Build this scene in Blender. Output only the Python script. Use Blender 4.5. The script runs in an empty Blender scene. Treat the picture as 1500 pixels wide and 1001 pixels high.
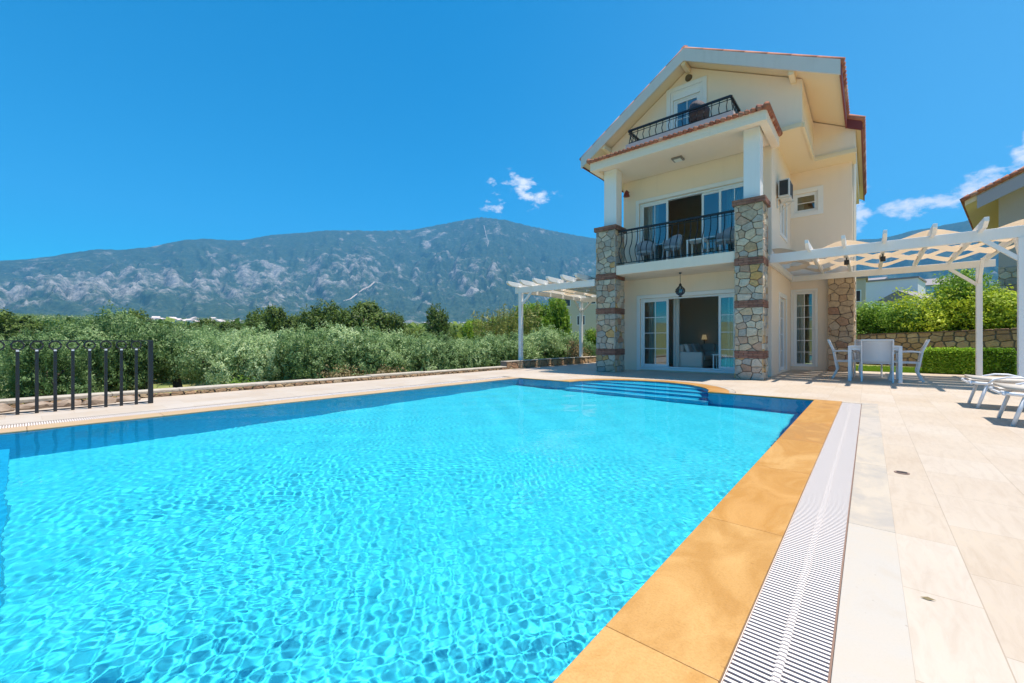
import bpy, bmesh, math, random
import numpy as np
from mathutils import Vector, Matrix, noise
R = math.radians
sc = bpy.context.scene
COL = sc.collection
# ------------------------------------------------------------------ camera
cam = bpy.data.cameras.new('camera'); cam_o = bpy.data.objects.new('camera', cam); COL.objects.link(cam_o)
sc.camera = cam_o
cam_o.location = (0, 0, 1.0); cam_o.rotation_euler = (R(90), 0, R(40.5))
cam.sensor_width = 36; cam.lens = 14.69; cam.shift_y = -0.0007
cam.clip_start = .05; cam.clip_end = 40000
# ------------------------------------------------------------------ light
SUN = Vector((.19, .13, 1)).normalized()
L = bpy.data.lights.new('sun', 'SUN'); L.energy = 5.0; L.angle = R(.55); L.color = (1, .91, .80)
L.cycles.is_caustics_light = True
sun = bpy.data.objects.new('sun', L); COL.objects.link(sun)
sun.rotation_euler = SUN.to_track_quat('Z', 'Y').to_euler(); sun.location = (3, 3, 30)
sc.view_settings.view_transform = 'Standard'; sc.view_settings.look = 'None'
sc.view_settings.exposure = .86; sc.view_settings.gamma = 1
cy = sc.cycles
cy.use_denoising = True; cy.max_bounces = 9; cy.diffuse_bounces = 5; cy.glossy_bounces = 4
cy.transmission_bounces = 8; cy.transparent_max_bounces = 12; cy.volume_bounces = 0
cy.caustics_refractive = True; cy.caustics_reflective = False; cy.sample_clamp_indirect = 12
HAZE = 1.0e-4

def link(nt, a, b): nt.links.new(a, b)
def node(nt, t, **k):
    n = nt.nodes.new(t)
    for a, b in k.items(): setattr(n, a, b)
    return n
def mathn(nt, op, a, b=None, c=None, clamp=False):
    n = node(nt, 'ShaderNodeMath', operation=op, use_clamp=clamp)
    for i, v in enumerate((a, b, c)):
        if v is None: continue
        if isinstance(v, (int, float)): n.inputs[i].default_value = v
        else: link(nt, v, n.inputs[i])
    return n.outputs[0]
def mixc(nt, f, a, b, mode='MIX'):
    n = node(nt, 'ShaderNodeMix', data_type='RGBA', blend_type=mode)
    for i, v in ((0, f), (6, a), (7, b)):
        if isinstance(v, (int, float)): n.inputs[i].default_value = v
        elif isinstance(v, tuple): n.inputs[i].default_value = (*v[:3], 1)
        else: link(nt, v, n.inputs[i])
    return n.outputs[2]
def ramp(nt, f, stops, interp='LINEAR'):
    n = node(nt, 'ShaderNodeValToRGB'); r = n.color_ramp; r.interpolation = interp
    while len(r.elements) < len(stops): r.elements.new(.5)
    for e, (p, c) in zip(r.elements, stops):
        e.position = p; e.color = (*c, 1) if len(c) == 3 else c
    link(nt, f, n.inputs[0]); return n.outputs[0]

# ------------------------------------------------------------------ sky
w = bpy.data.worlds.new('World'); sc.world = w; w.use_nodes = True
nt = w.node_tree; bg = nt.nodes['Background']; bg.inputs[1].default_value = .09
sk = node(nt, 'ShaderNodeTexSky', sky_type='NISHITA'); sk.sun_disc = False
sk.sun_elevation = math.asin(SUN.z); sk.sun_rotation = math.atan2(SUN.x, SUN.y)
sk.air_density = 1.0; sk.dust_density = .15; sk.ozone_density = 4.0; sk.altitude = 50
tc = node(nt, 'ShaderNodeTexCoord')
sx = node(nt, 'ShaderNodeSeparateXYZ'); link(nt, tc.outputs['Generated'], sx.inputs[0])
az = mathn(nt, 'ARCTAN2', sx.outputs[0], sx.outputs[1])
el = mathn(nt, 'ARCSINE', sx.outputs[2])
hs = node(nt, 'ShaderNodeHueSaturation'); hs.inputs['Saturation'].default_value = 3.2; hs.inputs['Value'].default_value = 1.14
hs.inputs['Hue'].default_value = .487
link(nt, sk.outputs[0], hs.inputs['Color'])
cn = node(nt, 'ShaderNodeTexNoise'); cn.inputs['Scale'].default_value = 24; cn.inputs['Detail'].default_value = 7; cn.inputs['Roughness'].default_value = .62
mp = node(nt, 'ShaderNodeMapping'); mp.inputs['Scale'].default_value = (1, 1, 1.9)
link(nt, tc.outputs['Generated'], mp.inputs[0]); link(nt, mp.outputs[0], cn.inputs['Vector'])
def azel(px, py):
    t = (px-750)/612; a = R(-40.5) + math.atan(t); return a, math.atan((499.5-py)/612/math.sqrt(1+t*t))
tot = None
for px, py, hx, hy, k in ((757, 272, 24, 13, 1), (785, 288, 18, 11, 1), (728, 302, 16, 8, .8), (722, 268, 10, 8, .75),
                          (1335, 302, 40, 10, 1.05), (1305, 303, 20, 12, 1.05), (1385, 294, 26, 7, .95), (1258, 315, 15, 20, 1.1), (1428, 272, 32, 11, 1.05),
                          (1450, 258, 24, 12, 1.1), (1498, 240, 22, 18, 1.15), (1505, 216, 10, 12, 1), (1398, 280, 14, 6, .9)):
    a0, e0 = azel(px, py); sa = hx/612*math.cos(a0+R(40.5))**2*1.1; se = hy/612*1.0
    da = mathn(nt, 'DIVIDE', mathn(nt, 'SUBTRACT', az, a0), sa); de = mathn(nt, 'DIVIDE', mathn(nt, 'SUBTRACT', el, e0), se)
    q = mathn(nt, 'ADD', mathn(nt, 'MULTIPLY', da, da), mathn(nt, 'MULTIPLY', de, de))
    g = mathn(nt, 'MULTIPLY', mathn(nt, 'EXPONENT', mathn(nt, 'MULTIPLY', q, -.8)), k)
    tot = g if tot is None else mathn(nt, 'MAXIMUM', tot, g)
cl = mathn(nt, 'MULTIPLY', mathn(nt, 'ADD', mathn(nt, 'ADD', tot, mathn(nt, 'MULTIPLY', cn.outputs[0], 3.4)), -2.2), 1.5, clamp=True)
cl = mathn(nt, 'MULTIPLY', cl, mathn(nt, 'MULTIPLY', tot, 4, clamp=True), clamp=True)
dt = node(nt, 'ShaderNodeVectorMath', operation='DOT_PRODUCT'); link(nt, tc.outputs['Generated'], dt.inputs[0]); dt.inputs[1].default_value = (.80, .60, -.05)
pale = mathn(nt, 'MULTIPLY', mathn(nt, 'POWER', mathn(nt, 'MULTIPLY', mathn(nt, 'ADD', dt.outputs['Value'], .25), .8, clamp=True), 1.6), .34, clamp=True)
lowp = mathn(nt, 'MULTIPLY', mathn(nt, 'EXPONENT', mathn(nt, 'MULTIPLY', el, -7.0)), .16, clamp=True)
base = mixc(nt, mathn(nt, 'ADD', pale, lowp, clamp=True), hs.outputs[0], (2.6, 4.7, 6.4))
link(nt, mixc(nt, cl, base, (7.2, 7.4, 7.8)), bg.inputs[0])

# ------------------------------------------------------------------ materials
def mat(name, col, rough=.6, var=None, bump=None, metal=0, spec=.5):
    """col base; var=(scale, amount, second colour); bump=(scale, strength)"""
    m = bpy.data.materials.new(name); m.use_nodes = True; nt = m.node_tree; b = nt.nodes['Principled BSDF']
    b.inputs['Base Color'].default_value = (*col, 1); b.inputs['Roughness'].default_value = rough
    b.inputs['Metallic'].default_value = metal; b.inputs['Specular IOR Level'].default_value = spec
    tc = node(nt, 'ShaderNodeTexCoord')
    if var:
        n = node(nt, 'ShaderNodeTexNoise'); n.inputs['Scale'].default_value = var[0]; n.inputs['Detail'].default_value = 6; n.inputs['Roughness'].default_value = .65
        link(nt, tc.outputs['Object'], n.inputs['Vector'])
        f = mathn(nt, 'MULTIPLY', mathn(nt, 'SUBTRACT', n.outputs[0], .38, clamp=True), 3.2*var[1], clamp=True)
        link(nt, mixc(nt, f, col, var[2]), b.inputs['Base Color'])
    if bump:
        n = node(nt, 'ShaderNodeTexNoise'); n.inputs['Scale'].default_value = bump[0]; n.inputs['Detail'].default_value = 8
        link(nt, tc.outputs['Object'], n.inputs['Vector'])
        bn = node(nt, 'ShaderNodeBump'); bn.inputs['Strength'].default_value = bump[1]; bn.inputs['Distance'].default_value = .01
        link(nt, n.outputs[0], bn.inputs['Height']); link(nt, bn.outputs[0], b.inputs['Normal'])
    return m
def island_mat(name, stops, rough=.85, bump=(25, .6), nscale=9, namt=.35):
    m = bpy.data.materials.new(name); m.use_nodes = True; nt = m.node_tree; b = nt.nodes['Principled BSDF']
    b.inputs['Roughness'].default_value = rough; b.inputs['Specular IOR Level'].default_value = .25
    g = node(nt, 'ShaderNodeNewGeometry'); c = ramp(nt, g.outputs['Random Per Island'], stops)
    tc = node(nt, 'ShaderNodeTexCoord'); n = node(nt, 'ShaderNodeTexNoise'); n.inputs['Scale'].default_value = nscale; n.inputs['Detail'].default_value = 8; n.inputs['Roughness'].default_value = .7
    link(nt, tc.outputs['Object'], n.inputs['Vector'])
    v = ramp(nt, n.outputs[0], ((.25, (1-namt,)*3), (.7, (1+namt*.4,)*3)))
    link(nt, mixc(nt, 1.0, c, v, 'MULTIPLY'), b.inputs['Base Color'])
    n2 = node(nt, 'ShaderNodeTexNoise'); n2.inputs['Scale'].default_value = bump[0]; n2.inputs['Detail'].default_value = 6
    link(nt, tc.outputs['Object'], n2.inputs['Vector'])
    bn = node(nt, 'ShaderNodeBump'); bn.inputs['Strength'].default_value = bump[1]; bn.inputs['Distance'].default_value = .02
    link(nt, n2.outputs[0], bn.inputs['Height']); link(nt, bn.outputs[0], b.inputs['Normal'])
    return m
def leaf_mat(name, stops, trans=.35, rough=.55):
    m = bpy.data.materials.new(name); m.use_nodes = True; nt = m.node_tree; b = nt.nodes['Principled BSDF']
    b.inputs['Roughness'].default_value = rough; b.inputs['Specular IOR Level'].default_value = .3
    g = node(nt, 'ShaderNodeNewGeometry'); oi = node(nt, 'ShaderNodeObjectInfo')
    tc = node(nt, 'ShaderNodeTexCoord'); n = node(nt, 'ShaderNodeTexNoise'); n.inputs['Scale'].default_value = 1.1; n.inputs['Detail'].default_value = 3
    link(nt, tc.outputs['Object'], n.inputs['Vector'])
    f = mathn(nt, 'ADD', mathn(nt, 'MULTIPLY', g.outputs['Random Per Island'], .38), mathn(nt, 'MULTIPLY', mathn(nt, 'SUBTRACT', n.outputs[0], .28), 1.4), clamp=True)
    f = mathn(nt, 'ADD', f, mathn(nt, 'MULTIPLY', mathn(nt, 'SUBTRACT', oi.outputs['Random'], .5), .45), clamp=True)
    c = ramp(nt, f, stops); link(nt, c, b.inputs['Base Color'])
    t = node(nt, 'ShaderNodeBsdfTranslucent'); link(nt, c, t.inputs[0])
    mx = node(nt, 'ShaderNodeMixShader'); mx.inputs[0].default_value = trans
    out = nt.nodes['Material Output']; link(nt, b.outputs[0], mx.inputs[1]); link(nt, t.outputs[0], mx.inputs[2]); link(nt, mx.outputs[0], out.inputs[0])
    return m
def glass_mat(name, tint=(.8, .93, .95), refl=1.0):
    m = bpy.data.materials.new(name); m.use_nodes = True; nt = m.node_tree; nt.nodes.remove(nt.nodes['Principled BSDF'])
    t = node(nt, 'ShaderNodeBsdfTransparent'); t.inputs[0].default_value = (*tint, 1)
    g = node(nt, 'ShaderNodeBsdfGlossy'); g.inputs['Roughness'].default_value = .01
    fr = node(nt, 'ShaderNodeFresnel'); fr.inputs[0].default_value = 1.52
    f = mathn(nt, 'MULTIPLY', fr.outputs[0], 3.4*refl, clamp=True)
    mx = node(nt, 'ShaderNodeMixShader'); link(nt, f, mx.inputs[0]); link(nt, t.outputs[0], mx.inputs[1]); link(nt, g.outputs[0], mx.inputs[2])
    link(nt, mx.outputs[0], nt.nodes['Material Output'].inputs[0]); return m

M = {}
M['cream'] = mat('cream_render', (.86, .72, .58), .85, (1.6, .25, (.82, .68, .54)), (60, .15))
M['soffit'] = mat('cream_soffit', (.80, .66, .45), .8, (2, .2, (.76, .62, .41)))
M['white'] = mat('white_paint', (.80, .80, .79), .45, (5, .15, (.74, .73, .71)))
M['grey'] = mat('grey_fascia_paint', (.64, .62, .60), .6, (3, .3, (.58, .56, .54)))
M['redfascia'] = mat('red_brown_paint', (.20, .035, .03), .6, (4, .3, (.15, .03, .03)))
M['pvc'] = mat('white_pvc', (.80, .82, .83), .3)
M['iron'] = mat('black_iron', (.012, .013, .016), .4)
M['brown'] = mat('brown_metal', (.12, .085, .04), .6)
M['brick'] = island_mat('terracotta_brick', ((0, (.26, .13, .09)), (.5, (.33, .17, .12)), (1, (.22, .105, .08))))
M['stone'] = island_mat('rubble_stone', ((0, (.52, .45, .35)), (.16, (.38, .36, .32)), (.3, (.62, .54, .41)), (.45, (.56, .42, .27)), (.58, (.33, .32, .30)), (.68, (.62, .36, .13)), (.76, (.58, .51, .41)), (.88, (.46, .27, .17)), (1, (.64, .57, .46))))
M['wallstone'] = island_mat('wall_stone', ((0, (.36, .24, .14)), (.3, (.48, .34, .20)), (.6, (.30, .18, .11)), (.8, (.52, .40, .26)), (1, (.42, .24, .13))))
M['mortar'] = mat('grey_mortar', (.15, .13, .11), .95, (20, .4, (.10, .09, .08)), (60, .5))
M['tile'] = island_mat('roof_tile', ((0, (.36, .13, .075)), (.4, (.45, .20, .13)), (.7, (.28, .09, .06)), (.9, (.55, .33, .24)), (1, (.33, .12, .08))), bump=(40, .3))
M['glass'] = glass_mat('window_glass')
M['curtain'] = mat('white_curtain', (.60, .57, .52), .9)
M['inner'] = mat('interior_plaster', (.62, .52, .43), .9)
M['innerfloor'] = mat('interior_floor', (.35, .27, .2), .4)
M['sofa'] = mat('beige_sofa_cloth', (.62, .56, .50), .9, (30, .3, (.55, .49, .43)))
M['dark'] = mat('dark_grille', (.02, .022, .025), .5)
M['acwhite'] = mat('ac_casing', (.62, .62, .60), .5)
M['plastic'] = mat('white_plastic', (.78, .78, .80), .35)
M['sling'] = mat('white_sling_mesh', (.66, .66, .68), .7, (40, .2, (.6, .6, .62)))
M['taupe'] = mat('taupe_sling_mesh', (.50, .45, .39), .8, (60, .3, (.43, .39, .34)))
M['alu'] = mat('painted_aluminium', (.74, .75, .77), .3)
M['canvas'] = leaf_mat('cream_canvas', ((0, (.72, .58, .42)), (1, (.78, .64, .48))), .28, .9)
M['bark'] = mat('grey_brown_bark', (.13, .10, .075), .9, (9, .6, (.07, .055, .045)), (20, .8))
M['olive'] = leaf_mat('olive_leaves', ((0, (.05, .10, .03)), (.35, (.16, .27, .09)), (.65, (.32, .45, .19)), (1, (.60, .70, .40))), .38, .5)
M['darkleaf'] = leaf_mat('dark_leaves', ((0, (.03, .055, .012)), (.5, (.10, .16, .03)), (1, (.23, .32, .06))), .35)
M['brightleaf'] = leaf_mat('bright_leaves', ((0, (.07, .15, .012)), (.5, (.20, .34, .025)), (1, (.42, .52, .06))), .4)
M['reed'] = leaf_mat('reed_leaves', ((0, (.14, .16, .04)), (.5, (.26, .28, .07)), (1, (.40, .36, .14))), .3)
M['dryleaf'] = leaf_mat('dry_leaves', ((0, (.12, .10, .04)), (.5, (.24, .18, .08)), (1, (.36, .30, .14))), .3)
M['shrub'] = leaf_mat('shrub_leaves', ((0, (.035, .09, .012)), (.5, (.15, .30, .03)), (1, (.40, .56, .08))), .42)
M['yellowleaf'] = leaf_mat('yellow_green_leaves', ((0, (.14, .22, .012)), (.5, (.38, .50, .03)), (1, (.65, .70, .06))), .4)
M['hedge'] = leaf_mat('hedge_leaves', ((0, (.06, .14, .01)), (.5, (.20, .38, .02)), (1, (.50, .66, .07))), .35)
M['grass'] = leaf_mat('grass_blades', ((0, (.10, .19, .012)), (.5, (.19, .32, .02)), (1, (.30, .42, .05))), .4)

def ground_mat():
    m = bpy.data.materials.new('dry_grass_ground'); m.use_nodes = True; nt = m.node_tree; b = nt.nodes['Principled BSDF']; b.inputs['Roughness'].default_value = .95
    tc = node(nt, 'ShaderNodeTexCoord'); n = node(nt, 'ShaderNodeTexNoise'); n.inputs['Scale'].default_value = .35; n.inputs['Detail'].default_value = 12; n.inputs['Roughness'].default_value = .75
    link(nt, tc.outputs['Object'], n.inputs['Vector'])
    link(nt, ramp(nt, n.outputs[0], ((.3, (.07, .10, .025)), (.45, (.15, .19, .045)), (.56, (.28, .25, .09)), (.7, (.16, .17, .05)))), b.inputs['Base Color'])
    return m
M['ground'] = ground_mat()
def deck_mat():
    m = bpy.data.materials.new('travertine_deck'); m.use_nodes = True; nt = m.node_tree; b = nt.nodes['Principled BSDF']
    b.inputs['Roughness'].default_value = .5; b.inputs['Specular IOR Level'].default_value = .3
    tc = node(nt, 'ShaderNodeTexCoord'); mp = node(nt, 'ShaderNodeMapping'); mp.inputs['Rotation'].default_value = (0, 0, R(90)); mp.inputs['Location'].default_value = (.16, .107, 0)
    link(nt, tc.outputs['Object'], mp.inputs[0])
    br = node(nt, 'ShaderNodeTexBrick'); br.offset = .5; br.inputs['Scale'].default_value = 1; br.inputs['Mortar Size'].default_value = .0022; br.inputs['Mortar Smooth'].default_value = .2
    br.inputs['Brick Width'].default_value = .62; br.inputs['Row Height'].default_value = .435; br.inputs['Bias'].default_value = 0
    br.inputs['Color1'].default_value = (.445, .37, .29, 1); br.inputs['Color2'].default_value = (.48, .42, .355, 1); br.inputs['Mortar'].default_value = (.35, .29, .225, 1)
    link(nt, mp.outputs[0], br.inputs['Vector'])
    m2 = node(nt, 'ShaderNodeMapping'); m2.inputs['Scale'].default_value = (7, 1.3, 1); m2.inputs['Rotation'].default_value = (0, 0, R(4)); link(nt, tc.outputs['Object'], m2.inputs[0])
    n = node(nt, 'ShaderNodeTexNoise'); n.inputs['Scale'].default_value = 3; n.inputs['Detail'].default_value = 9; n.inputs['Roughness'].default_value = .65; n.inputs['Distortion'].default_value = .8
    link(nt, m2.outputs[0], n.inputs['Vector'])
    v = ramp(nt, n.outputs[0], ((.3, (.90, .875, .85)), (.55, (1, 1, 1)), (.75, (1.04, 1.0, .95))))
    n3 = node(nt, 'ShaderNodeTexNoise'); n3.inputs['Scale'].default_value = .9; n3.inputs['Detail'].default_value = 5; link(nt, tc.outputs['Object'], n3.inputs['Vector'])
    v2 = ramp(nt, n3.outputs[0], ((.3, (.93, .90, .87)), (.6, (1, 1, 1))))
    link(nt, mixc(nt, 1, mixc(nt, 1, br.outputs[0], v, 'MULTIPLY'), v2, 'MULTIPLY'), b.inputs['Base Color'])
    bn = node(nt, 'ShaderNodeBump'); bn.inputs['Strength'].default_value = .25; bn.inputs['Distance'].default_value = .003
    link(nt, mathn(nt, 'SUBTRACT', mathn(nt, 'MULTIPLY', n.outputs[0], .4), br.outputs[1]), bn.inputs['Height']); link(nt, bn.outputs[0], b.inputs['Normal'])
    return m
M['deck'] = deck_mat()
def slab_mat(name, stops, marks, rough=.48, grain=1.0):
    m = bpy.data.materials.new(name); m.use_nodes = True; nt = m.node_tree; b = nt.nodes['Principled BSDF']
    b.inputs['Roughness'].default_value = rough; b.inputs['Specular IOR Level'].default_value = .22
    g = node(nt, 'ShaderNodeNewGeometry'); tc = node(nt, 'ShaderNodeTexCoord')
    n = node(nt, 'ShaderNodeTexNoise'); n.inputs['Scale'].default_value = marks[0]; n.inputs['Detail'].default_value = 10; n.inputs['Roughness'].default_value = .62; n.inputs['Distortion'].default_value = marks[1]
    mp = node(nt, 'ShaderNodeMapping'); link(nt, tc.outputs['Object'], mp.inputs[0]); mp.inputs['Scale'].default_value = (1, .55, 1)
    link(nt, mp.outputs[0], n.inputs['Vector'])
    f = mathn(nt, 'ADD', mathn(nt, 'MULTIPLY', g.outputs['Random Per Island'], .45), mathn(nt, 'MULTIPLY', n.outputs[0], .62), clamp=True)
    c = ramp(nt, f, stops)
    n2 = node(nt, 'ShaderNodeTexNoise'); n2.inputs['Scale'].default_value = 34; n2.inputs['Detail'].default_value = 3; link(nt, tc.outputs['Object'], n2.inputs['Vector'])
    sp = ramp(nt, n2.outputs[0], ((.24, (.6, .5, .42)), (.29, (1, 1, 1))))
    n3 = node(nt, 'ShaderNodeTexNoise'); n3.inputs['Scale'].default_value = 110; n3.inputs['Detail'].default_value = 6; n3.inputs['Roughness'].default_value = .75; link(nt, tc.outputs['Object'], n3.inputs['Vector'])
    gr = ramp(nt, n3.outputs[0], ((.32, (.80, .78, .75)), (.5, (.98, .98, .98)), (.68, (1.08, 1.08, 1.06))))
    link(nt, mixc(nt, grain, mixc(nt, .7, c, sp, 'MULTIPLY'), gr, 'MULTIPLY'), b.inputs['Base Color'])
    bn = node(nt, 'ShaderNodeBump'); bn.inputs['Strength'].default_value = .35*grain; bn.inputs['Distance'].default_value = .003; link(nt, n3.outputs[0], bn.inputs['Height']); link(nt, bn.outputs[0], b.inputs['Normal'])
    return m
M['coping'] = slab_mat('honey_limestone', ((0, (.31, .14, .035)), (.25, (.46, .215, .05)), (.34, (.36, .185, .06)), (.42, (.48, .26, .085)), (.52, (.40, .20, .052)), (.62, (.50, .29, .105)), (.75, (.39, .205, .06)), (1, (.45, .26, .10))), (2.6, 1.2), .36)
M['marble'] = slab_mat('white_marble', ((0, (.38, .31, .25)), (.3, (.45, .395, .335)), (.42, (.36, .325, .285)), (.55, (.46, .395, .315)), (.75, (.43, .395, .35)), (1, (.40, .32, .23))), (1.6, 3.2), .4, .15)
def basin_mat(c1, c2):
    m = bpy.data.materials.new('pool_mosaic'); m.use_nodes = True; nt = m.node_tree; b = nt.nodes['Principled BSDF']
    b.inputs['Roughness'].default_value = .35
    tc = node(nt, 'ShaderNodeTexCoord'); br = node(nt, 'ShaderNodeTexVoronoi'); br.inputs['Scale'].default_value = 30; br.distance = 'CHEBYCHEV'; br.inputs['Randomness'].default_value = .05
    link(nt, tc.outputs['Object'], br.inputs['Vector'])
    sxx = node(nt, 'ShaderNodeSeparateColor'); link(nt, br.outputs['Color'], sxx.inputs[0]); c = mixc(nt, sxx.outputs[0], c1, c2)
    link(nt, c, b.inputs['Base Color']); return m
M['basin'] = basin_mat((.03, .55, .72), (.06, .65, .80)); M['bluemosaic'] = basin_mat((.006, .37, .64), (.015, .45, .72)); M['nosing'] = mat('pale_blue_nosing', (.12, .60, .80), .4)
def water_mat():
    m = bpy.data.materials.new('pool_water'); m.use_nodes = True; nt = m.node_tree; nt.nodes.remove(nt.nodes['Principled BSDF'])
    r = node(nt, 'ShaderNodeBsdfRefraction'); r.inputs['IOR'].default_value = 1.33; r.inputs['Roughness'].default_value = 0; r.inputs[0].default_value = (.93, 1, 1, 1)
    g = node(nt, 'ShaderNodeBsdfGlossy'); g.inputs['Roughness'].default_value = .0
    fr = node(nt, 'ShaderNodeFresnel'); fr.inputs[0].default_value = 1.33
    mx = node(nt, 'ShaderNodeMixShader'); link(nt, mathn(nt, 'MULTIPLY', fr.outputs[0], .45), mx.inputs[0]); link(nt, r.outputs[0], mx.inputs[1]); link(nt, g.outputs[0], mx.inputs[2])
    link(nt, mx.outputs[0], nt.nodes['Material Output'].inputs[0]); return m
M['water'] = water_mat()

# ------------------------------------------------------------------ builders
def tag(o, label=None, cat=None, group=None, kind=None):
    for k, v in (('label', label), ('category', cat), ('group', group), ('kind', kind)):
        if v: o[k] = v
    return o
def thing(name, loc, label, cat, group=None):
    o = bpy.data.objects.new(name, None); o.empty_display_size = .2; COL.objects.link(o); o.location = loc
    return tag(o, label, cat, group)
def setparent(o, parent):
    if parent is None: return
    o.parent = parent
    if parent.parent is None and parent.type == 'EMPTY': o.matrix_parent_inverse = Matrix.Translation(-parent.location)
class MB:
    def __init__(s, T=None): s.v = []; s.f = []; s.m = []; s.T = T
    def add(s, vs, fs, mi=0):
        n = len(s.v)
        s.v += [s.T(*p) if s.T else tuple(p) for p in vs]
        s.f += [tuple(i+n for i in f) for f in fs]; s.m += [mi]*len(fs); return s
    def box(s, x0, x1, y0, y1, z0, z1, mi=0):
        return s.add([(x, y, z) for z in (z0, z1) for y in (y0, y1) for x in (x0, x1)],
                     [(0, 2, 3, 1), (4, 5, 7, 6), (0, 1, 5, 4), (2, 6, 7, 3), (0, 4, 6, 2), (1, 3, 7, 5)], mi)
    def beam(s, p, q, wd, h, mi=0, up=(0, 0, 1)):
        p, q = Vector(p), Vector(q); d = (q-p).normalized(); sd = d.cross(Vector(up)).normalized(); u = sd.cross(d)
        vs = [c+sd*a*wd/2+u*b*h/2 for c in (p, q) for a, b in ((-1, -1), (1, -1), (1, 1), (-1, 1))]
        return s.add(vs, [(0, 1, 2, 3), (7, 6, 5, 4), (0, 4, 5, 1), (1, 5, 6, 2), (2, 6, 7, 3), (3, 7, 4, 0)], mi)
    def tube(s, pts, r, n=8, mi=0, cap=True):
        pts = [Vector(p) for p in pts]; rr = r if isinstance(r, (list, tuple)) else [r]*len(pts); vs = []; fs = []
        prev = None
        for i, p in enumerate(pts):
            d = (pts[min(i+1, len(pts)-1)]-pts[max(i-1, 0)]).normalized()
            if prev is None: a = d.orthogonal().normalized()
            else: a = (prev-d*prev.dot(d)).normalized()
            prev = a; b = d.cross(a)
            vs += [p+(a*math.cos(2*math.pi*k/n)+b*math.sin(2*math.pi*k/n))*rr[i] for k in range(n)]
            if i: fs += [((i-1)*n+k, (i-1)*n+(k+1) % n, i*n+(k+1) % n, i*n+k) for k in range(n)]
        if cap: fs += [tuple(range(n-1, -1, -1)), tuple((len(pts)-1)*n+k for k in range(n))]
        return s.add(vs, fs, mi)
    def extr(s, poly, ax, a0, a1, mi=0):
        """poly: 2-D points; extruded along axis ax ('x','y','z')"""
        def P(p, a): return {'x': (a, p[0], p[1]), 'y': (p[0], a, p[1]), 'z': (p[0], p[1], a)}[ax]
        n = len(poly); vs = [P(p, a0) for p in poly]+[P(p, a1) for p in poly]
        return s.add(vs, [tuple(range(n-1, -1, -1)), tuple(range(n, 2*n))]+[(i, (i+1) % n, n+(i+1) % n, n+i) for i in range(n)], mi)
    def build(s, name, mats, parent=None, smooth=False, bevel=0, normals=True):
        me = bpy.data.meshes.new(name); me.from_pydata([tuple(p) for p in s.v], [], s.f)
        for m in (mats if isinstance(mats, list) else [mats]): me.materials.append(m)
        if len(me.materials) > 1: me.polygons.foreach_set('material_index', s.m)
        if smooth: me.polygons.foreach_set('use_smooth', [True]*len(s.f))
        if normals:
            bm = bmesh.new(); bm.from_mesh(me); bmesh.ops.recalc_face_normals(bm, faces=bm.faces[:]); bm.to_mesh(me); bm.free()
        me.update(); o = bpy.data.objects.new(name, me); COL.objects.link(o); setparent(o, parent)
        if bevel:
            b = o.modifiers.new('bevel', 'BEVEL'); b.width = bevel; b.segments = 2; b.limit_method = 'ANGLE'; b.angle_limit = R(40)
        return o
def npmesh(name, v, f, mats, parent=None, smooth=False):
    me = bpy.data.meshes.new(name); k = f.shape[1]
    me.vertices.add(len(v)); me.vertices.foreach_set('co', v.astype(np.float32).ravel())
    me.loops.add(f.size); me.loops.foreach_set('vertex_index', f.astype(np.int32).ravel())
    me.polygons.add(len(f)); me.polygons.foreach_set('loop_start', np.arange(0, f.size, k, dtype=np.int32))
    if smooth: me.polygons.foreach_set('use_smooth', np.ones(len(f), bool))
    me.update(calc_edges=True); me.materials.append(mats)
    o = bpy.data.objects.new(name, me); COL.objects.link(o); setparent(o, parent); return o
def dup(root, loc, rz=0, label=None, scale=None, group=None):
    r = root.copy(); COL.objects.link(r); r.location = loc; r.rotation_euler = (0, 0, rz)
    if scale: r.scale = scale
    if label: r['label'] = label
    if group: r['group'] = group
    def rec(a, b):
        for ch in list(a.children):
            c = ch.copy(); COL.objects.link(c); c.parent = b; rec(ch, c)
    rec(root, r); return r
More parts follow.
